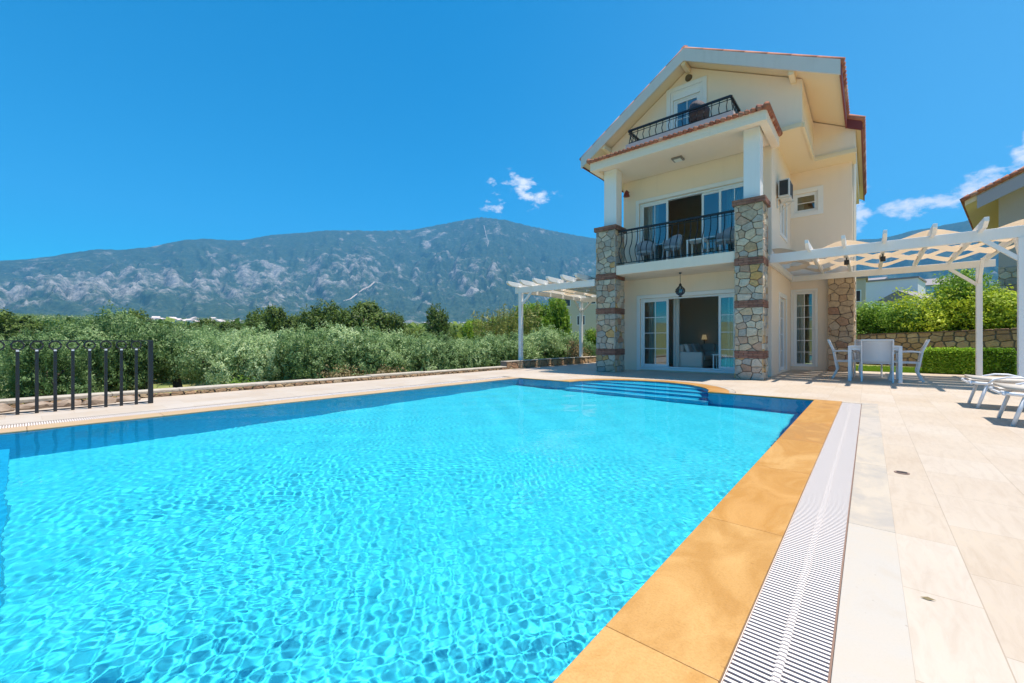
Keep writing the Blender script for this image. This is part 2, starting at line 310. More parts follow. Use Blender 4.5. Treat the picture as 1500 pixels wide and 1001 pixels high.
def stones(mb, O, U, V, N, W, H, size, rng, mi=0, gap=.007, out=.03):
    """rubble masonry: irregular pillowed stones over a W x H rectangle"""
    O, U, V, N = map(Vector, (O, U, V, N)); sites = []
    rows = max(1, round(H/(size*.72))); rh = H/rows
    for a in range(-1, rows+1):
        cols = max(1, round(W/(size*rng.uniform(.85, 1.25)))); cw = W/cols; off = rng.random()*cw
        for b in range(-1, cols+1):
            sites.append(((b+.5)*cw+off-cw/2+rng.uniform(-.22, .22)*cw, (a+.5)*rh+rng.uniform(-.26, .26)*rh, rng.uniform(-.05, .05)*size*size*2))
    def clip(poly, px, py, c):
        res = []
        for k in range(len(poly)):
            p, q = poly[k], poly[(k+1) % len(poly)]; dp, dq = p[0]*px+p[1]*py-c, q[0]*px+q[1]*py-c
            if dp <= 0: res.append(p)
            if (dp < 0) != (dq < 0) and dp != dq: t = dp/(dp-dq); res.append((p[0]+(q[0]-p[0])*t, p[1]+(q[1]-p[1])*t))
        return res
    for a, (sx_, sy_, sw) in enumerate(sites):
        poly = [(0, 0), (W, 0), (W, H), (0, H)]
        for b, (tx_, ty_, tw) in enumerate(sites):
            if a == b or abs(tx_-sx_)+abs(ty_-sy_) > size*5: continue
            # rubble is wider than tall, so distances count more in height
            px, py = 2*(tx_-sx_), 2*(ty_-sy_)*1.5; c = tx_*tx_-sx_*sx_+1.5*(ty_*ty_-sy_*sy_)+sw-tw
            poly = clip(poly, px, py, c)
            if len(poly) < 3: break
        if len(poly) < 3: continue
        poly = [p for k, p in enumerate(poly) if math.dist(p, poly[k-1]) > .012]
        if len(poly) < 3: continue
        cx, cyy = sum(p[0] for p in poly)/len(poly), sum(p[1] for p in poly)/len(poly); ring = []
        rad = max(.03, sum(math.dist(p, (cx, cyy)) for p in poly)/len(poly)); g = 1-gap/rad
        for k, p in enumerate(poly):
            q = poly[(k+1) % len(poly)]; o_ = poly[k-1]
            for (u, v, w_) in ((.88, .12, o_), (.90, .10, q)): ring.append((p[0]*u+w_[0]*v, p[1]*u+w_[1]*v))
            if math.dist(p, q) > .1: m_ = .5+rng.uniform(-.1, .1); z_ = rng.uniform(.95, 1.0); mx, my = p[0]*m_+q[0]*(1-m_), p[1]*m_+q[1]*(1-m_); ring.append((cx+(mx-cx)*z_, cyy+(my-cyy)*z_))
        ring = [(cx+(x-cx)*g, cyy+(y-cyy)*g) for x, y in ring]; n = len(ring)
        o = out*rng.uniform(.45, 1.15); tx, ty = rng.uniform(-.08, .08), rng.uniform(-.08, .08); vs = []
        for sc_, dp in ((1, 0), (.985, .65), (.92, 1), (.5, 1.08)):
            for (x, y) in ring:
                xx, yy = cx+(x-cx)*sc_, cyy+(y-cyy)*sc_
                vs.append(O+U*xx+V*yy+N*(o*dp+(tx*(xx-cx)+ty*(yy-cyy) if dp >= 1 else 0)+(.004*rng.uniform(-1, 1) if dp >= 1 else 0)))
        fs = [(q*n+k, q*n+(k+1) % n, (q+1)*n+(k+1) % n, (q+1)*n+k) for q in range(3) for k in range(n)]+[tuple(3*n+k for k in range(n))]
        mb.add(vs, fs, mi)
def bricks(mb, x0, x1, y0, y1, z0, z1, mi=0):
    """courses of thin bricks round a square shaft"""
    nz = max(1, round((z1-z0)/.07)); h = (z1-z0)/nz
    for k in range(nz):
        za, zb = z0+k*h+.004, z0+(k+1)*h-.004; off = .0 if k % 2 else .11
        for (a0, a1, fx) in ((x0, x1, lambda a, b: (a, b, y0, y0+.09)), (y0+.1, y1, lambda a, b: (x1-.09, x1, a, b)), (y0+.1, y1, lambda a, b: (x0, x0+.09, a, b))):
            a = a0-off
            while a < a1-.01:
                b = min(a1, a+.22)
                if b-max(a, a0) > .03: mb.box(*fx(max(a, a0)+.004, b-.004), za, zb, mi)
                a += .22
    mb.box(x0+.03, x1-.03, y0+.03, y1-.01, z0, z1, mi+1)
def frame_rect(mb, u0, u1, z0, z1, wd, w0, w1, mi=0, bottom=True):
    mb.box(u0, u0+wd, w0, w1, z0, z1, mi); mb.box(u1-wd, u1, w0, w1, z0, z1, mi)
    mb.box(u0+wd, u1-wd, w0, w1, z1-wd, z1, mi)
    if bottom: mb.box(u0+wd, u1-wd, w0, w1, z0, z0+wd, mi)
def sash(parent, T, u0, u1, z0, z1, w0, cols, rows, name='door_panel', st=.065, glass='glass'):
    """one glazed sash with glazing bars; T maps (u, depth, z) to the world"""
    mb = MB(T); frame_rect(mb, u0, u1, z0, z1, st, w0, w0+.045)
    for i in range(1, cols): x = u0+st+(u1-u0-2*st)*i/cols; mb.box(x-.011, x+.011, w0+.008, w0+.037, z0+st, z1-st)
    for i in range(1, rows): z = z0+st+(z1-z0-2*st)*i/rows; mb.box(u0+st, u1-st, w0+.01, w0+.035, z-.011, z+.011)
    o = mb.build(name, M['pvc'], parent, bevel=.003)
    g = MB(T); g.box(u0+st-.005, u1-st+.005, w0+.02, w0+.026, z0+st-.005, z1-st+.005); g.build('pane', M[glass], o)
    return o
def curtain(parent, T, u0, u1, z0, z1, w0, rng, amp=.035, pitch=.09):
    mb = MB(T); n = max(8, int((u1-u0)/pitch*6)); ph = rng.random()*6
    vs = []
    for zz, a in ((z1, .5), ((z0+z1)/2, 1), (z0, 1.2)):
        for i in range(n+1): u = u0+(u1-u0)*i/n; vs.append((u, w0+amp*a*math.sin(2*math.pi*(u-u0)/pitch+ph+.6*math.sin(u*7)), zz))
    fs = [(r*(n+1)+i, r*(n+1)+i+1, (r+1)*(n+1)+i+1, (r+1)*(n+1)+i) for r in range(2) for i in range(n)]
    mb.add(vs, fs); return mb.build('curtain', M['curtain'], parent, smooth=True, normals=False)
def wall_holes(mb, T, u0, u1, z0, z1, w0, w1, holes, mi=0):
    """wall slab with rectangular openings, as butted boxes"""
    us = sorted({u0, u1, *[h[0] for h in holes], *[h[1] for h in holes]})
    for a, b in zip(us, us[1:]):
        hs = sorted([(h[2], h[3]) for h in holes if h[0] <= a+1e-6 and h[1] >= b-1e-6]); z = z0
        for c, d in hs+[(z1, z1)]:
            if c > z+1e-6: mb.add([T(x, y, zz) for zz in (z, c) for y in (w0, w1) for x in (a, b)], [(0, 2, 3, 1), (4, 5, 7, 6), (0, 1, 5, 4), (2, 6, 7, 3), (0, 4, 6, 2), (1, 3, 7, 5)], mi)
            z = max(z, d)

# ------------------------------------------------------------------ positions along the camera's bearings (metres)
S_, C_ = math.sin(R(40.5)), math.cos(R(40.5))
def at(px, d):
    t = (px-750)/612; return d*(-S_+C_*t), d*(C_+S_*t)

# ================================================================== SETTING
PX0, PX1, PY0, PY1 = -7.2, -.705, -.77, 8.72      # pool water rectangle
BX, BY, BR = -4.0, 8.55, 1.62                      # round bay with the steps
CW = .37                                           # coping width on the long side
def arc(r, y0=None, n=40):
    y0 = PY1 if y0 is None else y0; a = math.asin((y0-BY)/r) if abs((y0-BY)/r) < 1 else 0
    return [(BX+r*math.cos(a+(math.pi-2*a)*i/n), BY+r*math.sin(a+(math.pi-2*a)*i/n)) for i in range(n+1)]   # right to left

def build_ground():
    def axis(fine0, fine1, far, extra=()):
        a = list(np.arange(fine0, fine1+.01, 1.0)); st = 1.5; x = fine1
        while x < far: x += st; st *= 1.16; a.append(x)
        st = 1.5; x = fine0
        while x > -far: x -= st; st *= 1.16; a.append(x)
        return np.array(sorted(set(a+list(extra))))
    xs = axis(-32, 20, 9000, (-9.95, -9.9)); ys = axis(-12, 40, 9000, ())
    X, Y = np.meshgrid(xs, ys); Z = ground_z(X, Y)
    n = len(xs); v = np.stack([X, Y, Z], -1).reshape(-1, 3)
    i, j = np.meshgrid(np.arange(n-1), np.arange(len(ys)-1)); a = (j*n+i).ravel()
    tag(npmesh('ground', v, np.stack([a, a+1, a+n+1, a+n], 1), M['ground'], smooth=True), kind='structure')
def ground_z(X, Y):
    X = np.asarray(X, float); Y = np.asarray(Y, float)
    r = np.hypot(X, Y); left = np.clip((-9.9-X)/6, 0, 1)
    Z = -.62-.55*left+.12*np.sin(X*.35+1)*np.cos(Y*.31)
    d = -S_*X+C_*Y
    Z = Z+np.where(X < -9.9, np.clip(r-220, 0, None)*.046*np.clip(1-(r-3000)/2000, .0, 1), 0)
    right = np.clip((X+9.9)/3, 0, 1)*np.clip((Y-26)/8, 0, 1)
    Z = Z+right*(1.6+np.clip(r-30, 0, 400)*.05)
    inside = (X > -9.9) & (X < 14) & (Y < 26) & (Y > -11)
    gard = (X > -.35) & (Y > 24.0-.52*X)
    Z = np.where(inside, -2.4, Z)
    far = np.clip((r-2600)/600, 0, 1); Z = Z*(1-far)+(-60)*far
    return Z
build_ground()

# mountains: real terrain 3 to 8 km away
SKY = [(-900, 430), (-400, 400), (-150, 388), (0, 382), (50, 379), (90, 373), (140, 365), (180, 366), (230, 360), (270, 351), (300, 350), (350, 352), (400, 344), (450, 340), (480, 337),
       (540, 338), (600, 337), (640, 330), (680, 322), (705, 318), (740, 322), (780, 332), (830, 342), (870, 349), (930, 358), (1000, 372), (1090, 384), (1180, 372), (1245, 352), (1262, 351),
       (1285, 350), (1310, 345), (1338, 338), (1375, 331), (1410, 324), (1435, 317), (1460, 306), (1500, 298), (1600, 280), (1900, 270), (2600, 300)]
def build_mountain():
    A = []; T = []
    for px, py in SKY:
        t = (px-750)/612; A.append(math.atan(t)); T.append((499.5-py)/612/math.sqrt(1+t*t))
    na, nr = 900, 150
    az = np.linspace(-1.25, 1.2, na); rr = np.linspace(2750, 7200, nr)
    te = np.interp(az, A, T); rt = np.interp(az, A, T)
    V = np.zeros((nr, na, 3)); C = np.zeros((nr, na))
    Rr = 5900.0
    for i in range(na):
        wa = az[i]+0
        # world azimuth measured clockwise from +Y
        waz = -R(40.5)+az[i]; sx_, cx_ = math.sin(waz), math.cos(waz)
        foot = .038
        jag = 0.0011*noise.noise(Vector((i*.09, 3, 1)))+.0006*noise.noise(Vector((i*.31, 7, 1)))
        rw = Rr+380*noise.noise(Vector((i*.012, 0, 5)))
        for j in range(nr):
            r = rr[j]; x, y = r*sx_, r*cx_
            f = (r-2750)/(rw-2750); g = max(0, min(1, f))
            p = Vector((x/1000, y/1000, 0))
            s1 = noise.fractal(p*1.5, .9, 2.1, 6); s2 = 1-abs(noise.noise(p*2.1+Vector((4, 1, 2)))); s3 = noise.fractal(p*7, .8, 2.2, 5)
            e = foot*(1-g)+(te[i]+jag)*g if f <= 1 else te[i]+jag
            sh = g**1.05
            z = r*(foot*(1-sh)+(te[i]+jag)*sh)
            if f > 1: z = r*(te[i]+jag)-(f-1)*1500
            amp = g*(1-g)*4
            s4 = 1-abs(noise.noise(Vector((az[i]*26+1.2*s1, g*1.6, 2.5)))); s5 = 1-abs(noise.noise(Vector((az[i]*75+2*s1, g*3, 9))))
            z += amp*(70*s1-110*(s2-.75)+30*s3+150*(s4-.78)+60*(s5-.78))
            lim = r*(te[i]+jag)
            if f < 1 and z > lim: z = lim-(z-lim)*.3
            V[j, i] = (x, y, z+1)
            # rock mask: pale rock bands on the middle slope
            band = math.exp(-((g-.50)/.26)**2); left = 1/(1+math.exp((az[i]+.35)/.10))
            top = math.exp(-((g-.9)/.1)**2)*math.exp(-((az[i]+.15)/.35)**2)
            q = .8*s3+.4*s1+.66*band*(left*.95+.30)+.30*top+.55*(s5-.75)-.50
            for (paz, pg, wa_, wg_) in ((-.06, .80, .006, .12), (-.20, .82, .010, .035), (-.52, .62, .03, .05), (-.10, .33, .05, .05), (.04, .42, .04, .05)):
                q += .9*math.exp(-((az[i]-paz+.02*(g-pg))/wa_)**2-((g-pg)/wg_)**2)*(.6+.8*s3)
            C[j, i] = q
    i, j = np.meshgrid(np.arange(na-1), np.arange(nr-1)); a = (j*na+i).ravel()
    o = npmesh('mountain', V.reshape(-1, 3), np.stack([a, a+1, a+na+1, a+na], 1), mountain_mat(), smooth=True)
    at_ = o.data.attributes.new('rock', 'FLOAT', 'POINT'); at_.data.foreach_set('value', C.astype(np.float32).ravel())
    tag(o, kind='structure')
    return az, rr, V
def mountain_mat():
    m = bpy.data.materials.new('mountain_forest_and_rock'); m.use_nodes = True; nt = m.node_tree; b = nt.nodes['Principled BSDF']; b.inputs['Roughness'].default_value = 1; b.inputs['Specular IOR Level'].default_value = 0
    a = node(nt, 'ShaderNodeAttribute', attribute_name='rock'); tc = node(nt, 'ShaderNodeTexCoord')
    n = node(nt, 'ShaderNodeTexNoise'); n.inputs['Scale'].default_value = .013; n.inputs['Detail'].default_value = 12; n.inputs['Roughness'].default_value = .85; link(nt, tc.outputs['Object'], n.inputs['Vector'])
    n2 = node(nt, 'ShaderNodeTexNoise'); n2.inputs['Scale'].default_value = .03; n2.inputs['Detail'].default_value = 6; n2.inputs['Roughness'].default_value = .8; link(nt, tc.outputs['Object'], n2.inputs['Vector'])
    f = mathn(nt, 'MULTIPLY', mathn(nt, 'ADD', mathn(nt, 'ADD', a.outputs['Fac'], mathn(nt, 'MULTIPLY', mathn(nt, 'SUBTRACT', n.outputs[0], .5), 3.9)), .0), 1.5, clamp=True)
    forest = ramp(nt, n2.outputs[0], ((.3, (.012, .028, .022)), (.5, (.036, .064, .042)), (.7, (.08, .105, .062))))
    rock = ramp(nt, n2.outputs[0], ((.35, (.05, .06, .05)), (.48, (.18, .178, .165)), (.64, (.335, .325, .30))))
    link(nt, mixc(nt, f, forest, rock), b.inputs['Base Color']); return m
maz, mrr, MV = build_mountain()
def on_mountain(px, py):
    """point of the modelled slope that lies on this bearing and elevation"""
    t = (px-750)/612; a = math.atan(t); i = int(round((a-maz[0])/(maz[1]-maz[0]))); te = (499.5-py)/612/math.sqrt(1+t*t)
    for j in range(len(mrr)):
        if (MV[j, i, 2]-1)/mrr[j] >= te: return Vector(MV[j, i])
    return Vector(MV[-1, i])
def strip(name, pts, wd, m, label=None):
    mb = MB(); P3 = [on_mountain(*p) for p in pts]; prev = None
    for k, (p, q) in enumerate(zip(P3, P3[1:])):
        w0 = wd*(.4+.6*k/len(P3)); w1 = wd*(.4+.6*(k+1)/len(P3))
        tow = Vector((-p.x, -p.y, 0)).normalized()*6+Vector((0, 0, 5))
        sd = (q-p).cross(Vector((-p.x, -p.y, -p.z+200)).normalized()).normalized()
        mb.add([p+tow-sd*w0, p+tow+sd*w0, q+tow+sd*w1, q+tow-sd*w1], [(0, 1, 2, 3)])
    return tag(mb.build(name, m, normals=False), kind='structure')
M['dirt'] = mat('bare_pale_earth', (.50, .42, .36), .95, (.03, .8, (.30, .25, .22)))
M['scree'] = mat('scree', (.30, .29, .26), .95, (.02, .9, (.16, .17, .15)))
strip('path', [(503, 444), (512, 440), (522, 434), (532, 427), (541, 421), (549, 416)], 7, M['dirt'])
strip('scree', [(714, 364), (715, 356), (712, 347), (711, 338), (709, 331)], 5, M['scree'])

# deck around the pool
def build_deck():
    mb = MB(); z0, z1 = -.15, 0
    GL, GR = PX0-.33, PX1+CW       # outer coping lines
    L0, R0 = GL-.28, GR+.25+.19
    mb.box(-9.62, L0, -4, PY1+.06, z0, z1); mb.box(R0, 9, -4, PY1+.06, z0, z1)
    mb.box(L0, R0, -4, PY0-.5, z0, z1)
    ring = arc(BR+.46, PY1+.06)
    poly = [(9, PY1+.06), (9, 17.95), (-.45, 17.95), (-.45, 17.5), (-6.6, 17.5), (-9.62, 17.5), (-9.62, PY1+.06)]+ring[::-1]
    mb.extr(poly, 'z', z0, z1)
    tag(mb.build('pavement', M['deck']), kind='structure')
    return L0, R0, GL, GR
L0, R0, GL, GR = build_deck()

# pool
pool = thing('swimming_pool', ((PX0+PX1)/2, (PY0+PY1)/2, 0), 'bright turquoise outdoor swimming pool with a rounded bay of steps in front of the villa', 'pool')
DEP = -1.5
M['sheencoping'] = slab_mat('limestone_grazing_sheen', ((0, (.36, .25, .15)), (.5, (.46, .33, .20)), (1, (.40, .26, .13))), (2.6, 1.2))  # same limestone, paled: its sheen at a grazing angle is put into the colour
def build_pool():
    mb = MB(); a = arc(BR, PY1)
    out = [(PX0, PY0), (PX1, PY0), (PX1, PY1)]+a+[(PX0, PY1)]
    n = len(out); vs = [(x, y, DEP) for x, y in out]+[(x, y, -.058) for x, y in out]
    mb.add(vs, [(i, (i+1) % n, n+(i+1) % n, n+i) for i in range(n)], 1); mb.add(vs[:n], [tuple(range(n))])
    b = mb.build('basin', [M['basin'], M['bluemosaic']], pool); b.cycles.is_caustics_receiver = True  # bluer mosaic on the walls carries their shade in its colour
    for k, (yy, zt) in enumerate(((9.62, -.28), (9.26, -.55), (8.92, -.82), (8.58, -1.10))):
        s = MB(); y0 = max(yy, BY+.01); aa = arc(BR+.02, y0, 26)
        s.extr([(p[0], p[1]) for p in aa], 'z', DEP+.01, zt)
        o = s.build('step', M['bluemosaic'], pool); o.cycles.is_caustics_receiver = True
        nz = MB(); nz.box(aa[-1][0]+.02, aa[0][0]-.02, y0-.006, y0+.05, zt-.03, zt+.004); q = nz.build('nosing', M['nosing'], o); q.cycles.is_caustics_receiver = True
    bn = MB(); bn.box(PX0+.001, PX1-.001, PY0+.001, -.09, DEP+.001, -.95); o = bn.build('bench', M['bluemosaic'], pool); o.cycles.is_caustics_receiver = True
    # coping slabs, each an island so the stone varies from slab to slab
    c = MB()
    def slabs(x0, x1, y0, y1, along, lens):
        p = y0 if along == 'y' else x0; e = y1 if along == 'y' else x1; k = 0
        while p < e-.01:
            q = min(e, p+lens[k % len(lens)]); k += 1
            if along == 'y': c.box(x0, x1, p+.0008, q-.0008, -.062, 0)
            else: c.box(p+.0008, q-.0008, y0, y1, -.062, 0)
            p = q
    slabs(PX1, GR, PY0-.5, PY1+.06, 'y', (1.25, 1.35, 1.2, 1.3, 1.22))
    c2 = c; c = MB(); slabs(GL, PX0, PY0-.5, PY1+.06, 'y', (1.3, 1.2, 1.25)); c.build('coping', M['sheencoping'], pool, bevel=.008); c = c2
    slabs(PX0, PX1, PY0-.5, PY0, 'x', (1.2,))
    ai = arc(BR, PY1, 14); slabs(PX0, ai[-1][0], PY1, PY1+.06, 'x', (1.1,)); slabs(ai[0][0], PX1, PY1, PY1+.06, 'x', (1.1,))
    ao = arc(BR+.36, PY1+.06, 14); ai = arc(BR-.012, PY1, 14)
    for k in range(14):
        m_ = []
        for (s_, e_) in ((ai, ao),):
            p0, p1, q0, q1 = s_[k], s_[k+1], e_[k], e_[k+1]
            c.extr([p0, q0, q1, p1], 'z', -.062, -.0005 if k % 2 else 0)
    c.build('coping', M['coping'], pool, bevel=.004)
    m = MB()
    y = PY0-.5; k = 0
    while y < PY1+.06:
        q = min(PY1+.06, y+(1.5, 1.3, 1.42)[k % 3]); m.box(GR+.25, R0, y+.0012, q-.0012, -.06, .0008); y = q; k += 1
    ao = arc(BR+.36, PY1+.06, 14); ao2 = arc(BR+.46, PY1+.06, 14)
    mr_ = MB()
    for k in range(14): mr_.extr([ao[k], ao2[k], ao2[k+1], ao[k+1]], 'z', -.06, .001)
    m.box(GR+.0, GR+.25, PY1-.05, PY1+.06, -.06, .0008)
    m.build('marble_border', M['marble'], pool, bevel=.002)
    mr_.build('marble_border', M['marble'], pool, bevel=.002)
    # overflow grates: white slats over a dark channel
    for (x0, x1, nm) in ((GR, GR+.25, 'the sunny right side'), (L0, GL, 'the fence side')):
        y1 = PY1-.05
        g = thing('overflow_grate', ((x0+x1)/2, 4, -.02), 'long white slatted overflow grate along '+nm+' of the pool', 'drain grate', 'overflow grates of the pool')
        s = MB(); yy = PY0-.5; xm = (x0+x1)/2
        while yy < y1:
            for a_, b_ in ((x0+.008, xm-.008), (xm+.008, x1-.008)): s.box(a_, b_, yy, yy+.0112, -.009, -.004)
            yy += .0215
        s.build('slats', M['slat'], g)
        s = MB(); s.box(xm-.009, xm+.009, PY0-.5, y1, -.0133, -.006); s.box(x0+.002, x0+.004, PY0-.5, y1, -.0134, -.011)
        yy = PY0-.5
        while yy < y1: s.box(xm-.011, xm+.011, yy+.002, yy+.012, -.012, -.0015); yy += .0215
        s.build('spine', M['slat'], g)
        s = MB(); s.box(x0, x1, PY0-.5, y1, -.16, -.0135); s.box(x0, x0+.001, PY0-.5, y1, -.0134, -.01)
        s.build('channel', M['channel'], g)
M['channel'] = mat('dark_channel', (.20, .135, .11), .95)
M['slat'] = mat('white_grate_plastic', (.64, .58, .54), .6, spec=.12)
build_pool()
def build_water():
    rng = random.Random(4); waves = []
    for k in range(64):
        wl = .024*2**(rng.random()*2.0); a = rng.gauss(.5, .75)+(0 if rng.random() < .7 else 1.6); waves.append((2*math.pi/wl*math.cos(a), 2*math.pi/wl*math.sin(a), rng.random()*6.283, .0066*wl**2))
    big = [(2*math.pi/wl*math.cos(a), 2*math.pi/wl*math.sin(a), rng.random()*6.28, .0022*wl) for wl, a in ((rng.uniform(.5, 1.1), rng.random()*6.28) for _ in range(9))]
    def H(X, Y):
        r = np.hypot(X+1.0, Y-1.0); amp = .40+.75*np.exp(-(r/2.8)**2)
        pat = .5+.5*np.sin(X*1.3+1.1*np.sin(Y*.9)+.5)*np.sin(Y*1.05+1.4*np.sin(X*.7))
        amp = amp*(.45+1.0*pat)*np.clip(1.25-.16*np.clip(Y-2, 0, 9), .22, 1.3)
        Z = np.zeros_like(X); Xw = X+.06*np.sin(Y*3.1)+.05*np.sin(Y*1.3+X*2.1); Yw = Y+.06*np.sin(X*2.7+1)+.04*np.sin(X*4.3-Y*1.9)
        dist = np.hypot(X+1.0, Y-1.0)
        for kx, ky, p, A in waves:
            wl_ = 6.2832/math.hypot(kx, ky); Z += A*np.clip(1.6-dist*.012/wl_, 0, 1)*np.sin(kx*Xw+ky*Yw+p)
        Z *= amp
        for kx, ky, p, A in big: Z += A*.36*np.sin(kx*X+ky*Y+p)
        return Z-.014
    e = .03
    def graded(a, b, near, s0, k):
        o = [a]
        while o[-1] < b: o.append(o[-1]+s0+k*max(0, abs(o[-1]-near)-1.2))
        return np.array(o)
    xs = -graded(-(PX1+e), -(PX0-e), 1.2, .0062, .0026)[::-1]; ys = graded(PY0-e, BY+BR+.08, 1.2, .0062, .0024)
    X, Y = np.meshgrid(xs, ys); v = np.stack([X, Y, H(X, Y)], -1).reshape(-1, 3); n = len(xs)
    i, j = np.meshgrid(np.arange(n-1), np.arange(len(ys)-1)); a = (j*n+i).ravel()
    cx_, cy_ = X.ravel()[a], Y.ravel()[a]
    keep = (cy_ < PY1+.02) | (np.hypot(cx_-BX, cy_-BY) < BR+.10)
    a = a[keep]
    o = npmesh('water', v, np.stack([a, a+1, a+n+1, a+n], 1), M['water'], smooth=True); tag(o, kind='structure'); o.cycles.is_caustics_caster = True
build_water()

def weather(m, dirt, amt):
    """faint rain streaks and stains on render"""
    nt = m.node_tree; b = nt.nodes['Principled BSDF']; src = b.inputs['Base Color'].links[0].from_socket
    tc = node(nt, 'ShaderNodeTexCoord'); mp = node(nt, 'ShaderNodeMapping'); mp.inputs['Scale'].default_value = (4.5, 4.5, .35); link(nt, tc.outputs['Object'], mp.inputs[0])
    n = node(nt, 'ShaderNodeTexNoise'); n.inputs['Scale'].default_value = 1.6; n.inputs['Detail'].default_value = 8; n.inputs['Roughness'].default_value = .7; link(nt, mp.outputs[0], n.inputs['Vector'])
    f = mathn(nt, 'MULTIPLY', mathn(nt, 'SUBTRACT', n.outputs[0], .5, clamp=True), amt, clamp=True)
    link(nt, mixc(nt, f, src, dirt), b.inputs['Base Color'])
weather(M['cream'], (.58, .48, .37), .55); weather(M['grey'], (.42, .40, .38), .9); weather(M['white'], (.60, .57, .52), .6); weather(M['soffit'], (.66, .54, .37), .4)

# ================================================================== VILLA
rng = random.Random(11)
TF = lambda y0: (lambda u, wv, z: (u, y0+wv, z))          # plane facing the pool (-Y); depth runs inwards (+Y)
TS = lambda x0: (lambda u, wv, z: (x0-wv, u, z))          # plane facing +X
villa = thing('villa', (-4.3, 13.6, 0), 'three storey cream villa with stone pillars, balcony and gabled roof beside the pool', 'house')
def build_villa():
    FY, SX, BYY = 13.6, -2.07, 17.4
    w = MB(); I = lambda x, y, z: (x, y, z)
    f = TF(FY); s = TS(SX); bk = TF(BYY)
    gd = (-5.9, -2.55, .10, 2.42); ud = (-5.93, -2.55, 3.42, 5.64)
    wall_holes(w, f, -6.5, SX, 0, 6.83, 0, .25, [gd, ud])
    wall_holes(w, s, FY+.252, BYY-.003, 0, 6.83, 0, .22, [(14.95, 16.2, .06, 2.35), (15.15, 16.25, 4.35, 5.45)])
    wall_holes(w, bk, SX, -.41, 0, 6.83, .003, .25, [(-2.0, -1.38, .12, 2.7), (-1.98, -1.31, 5.41, 6.06)])
    w.box(-.63, -.41, BYY+.25, 23, 0, 6.83); w.box(-6.5, -6.28, FY+.25, 23, 0, 6.83); w.box(-6.28, -.63, 22.8, 23, 0, 6.83)
    # attic storey
    zr = lambda x: 9.86-.648*(-4.28-x) if x < -4.28 else 9.86-.526*(x+4.28)
    xl, xr = -7.1, -1.36; t = .30
    hx0, hx1, hz = -4.78, -3.96, 8.72
    def gable(y0, y1, xa, xb):
        P = lambda x: (x, zr(x)-t)
        w.extr([(xa, 6.83), (hx0, 6.83), (hx0, zr(hx0)-t), P(xa)], 'y', y0, y1)
        w.extr([(hx0, hz), (hx1, hz), P(hx1), P(-4.28), P(hx0)], 'y', y0, y1)
        w.extr([(hx1, 6.83), (xb, 6.83), P(xb), P(hx1)], 'y', y0, y1)
    gable(FY-.02, FY+.2, xl, xr)
    w.box(xr-.2, xr, FY+.2, 16.5, 6.83, zr(xr)-t-.02)
    w.extr([(xr-.2, 6.83), (-.31, 6.83), (-.31, zr(-.31)-t), (xr-.2, zr(xr-.2)-t)], 'y', 16.5, 16.7)
    w.box(-.5, -.31, 16.7, 22.9, 6.83, zr(-.31)-t-.01); w.box(xl, xl+.2, FY+.2, 22.9, 6.83, zr(xl)-t-.02)
    w.build('wall', M['cream'], villa)
    so = MB(); so.box(xl, xr, FY-.02, 16.5, 6.80, 6.828); so.box(xl, -.31, 16.5, 23, 6.80, 6.828)
    so.build('attic_slab', M['soffit'], villa); so = MB(); so.box(-6.25, -2.3, FY+.26, 17.3, 3.05, 3.4); so.build('floor_slab', M['soffit'], villa)
    mo = MB(); mo.box(xr-.005, xr+.05, FY-.0, 16.43, 6.74, 6.86); mo.box(xr+.05, -.28, 16.43, 16.499, 6.74, 6.86); mo.box(SX+.003, xr-.005, FY-.07, FY-.021, 6.74, 6.86)
    mo.build('cornice', M['soffit'], villa)
    # roof
    XA, XL_, XR_, XW, FF, FJ, FE = -4.28, -7.86, -.53, -.165, 13.0, 16.42, 25.0
    def slab(mb, xa, xb, y0, y1, off0, off1, mi): mb.extr([(xa, zr(xa)-off0), (xb, zr(xb)-off0), (xb, zr(xb)-off1), (xa, zr(xa)-off1)], 'y', y0, y1, mi)
    r = MB()
    for a, b, y0, y1 in ((XL_, XA, FF+.05, FE), (XA, XR_-.02, FF+.05, FJ+.05), (XA, XW-.02, FJ+.05, FE)): slab(r, a, b, y0, y1, .05, .27, 0)
    roof = r.build('roof', M['soffit'], villa)
    fa = MB()
    slab(fa, XL_, XA, FF, FF+.05, -.01, .36, 0); slab(fa, XA, XR_, FF, FF+.05, -.01, .36, 0); slab(fa, XR_, XW, FJ, FJ+.05, -.01, .34, 1)
    fa.box(XR_-.02, XR_+.02, FF+.05, FJ, zr(XR_)-.36, zr(XR_)+.02, 1); fa.box(XW-.02, XW+.02, FJ+.05, FE, zr(XW)-.30, zr(XW)+.02, 1); fa.box(XL_-.02, XL_+.02, FF+.05, FE, zr(XL_)-.3, zr(XL_)+.02, 1)
    fa.build('fascia', [M['grey'], M['redfascia']], roof)
    tl = MB()
    y = FF+.1
    while y < FE-.1:
        for (a, b) in (((XL_-.06), XA), (XA, (XR_ if y < FJ else XW)+.06)):
            n = 7; xs = [a+(b-a)*k/n for k in range(n+1)]
            for xa, xb in zip(xs, xs[1:]): tl.tube([(xa, y, zr(xa)-.0+.01), (xb, y, zr(xb)-.0+.01)], .085, 6)
        y += .21
    tl.tube([(XA, FF+.1, 9.89), (XA, FE-.1, 9.89)], .12, 8)
    tl.build('roof_tiles', M['tile'], roof, smooth=True)
    for x in (-4.3, -7.0, -1.55):
        z = zr(x)-.30; MB().box(x-.06, x+.06, FF+.06, FY-.021, z-.15, z).build('purlin', M['soffit'], roof)
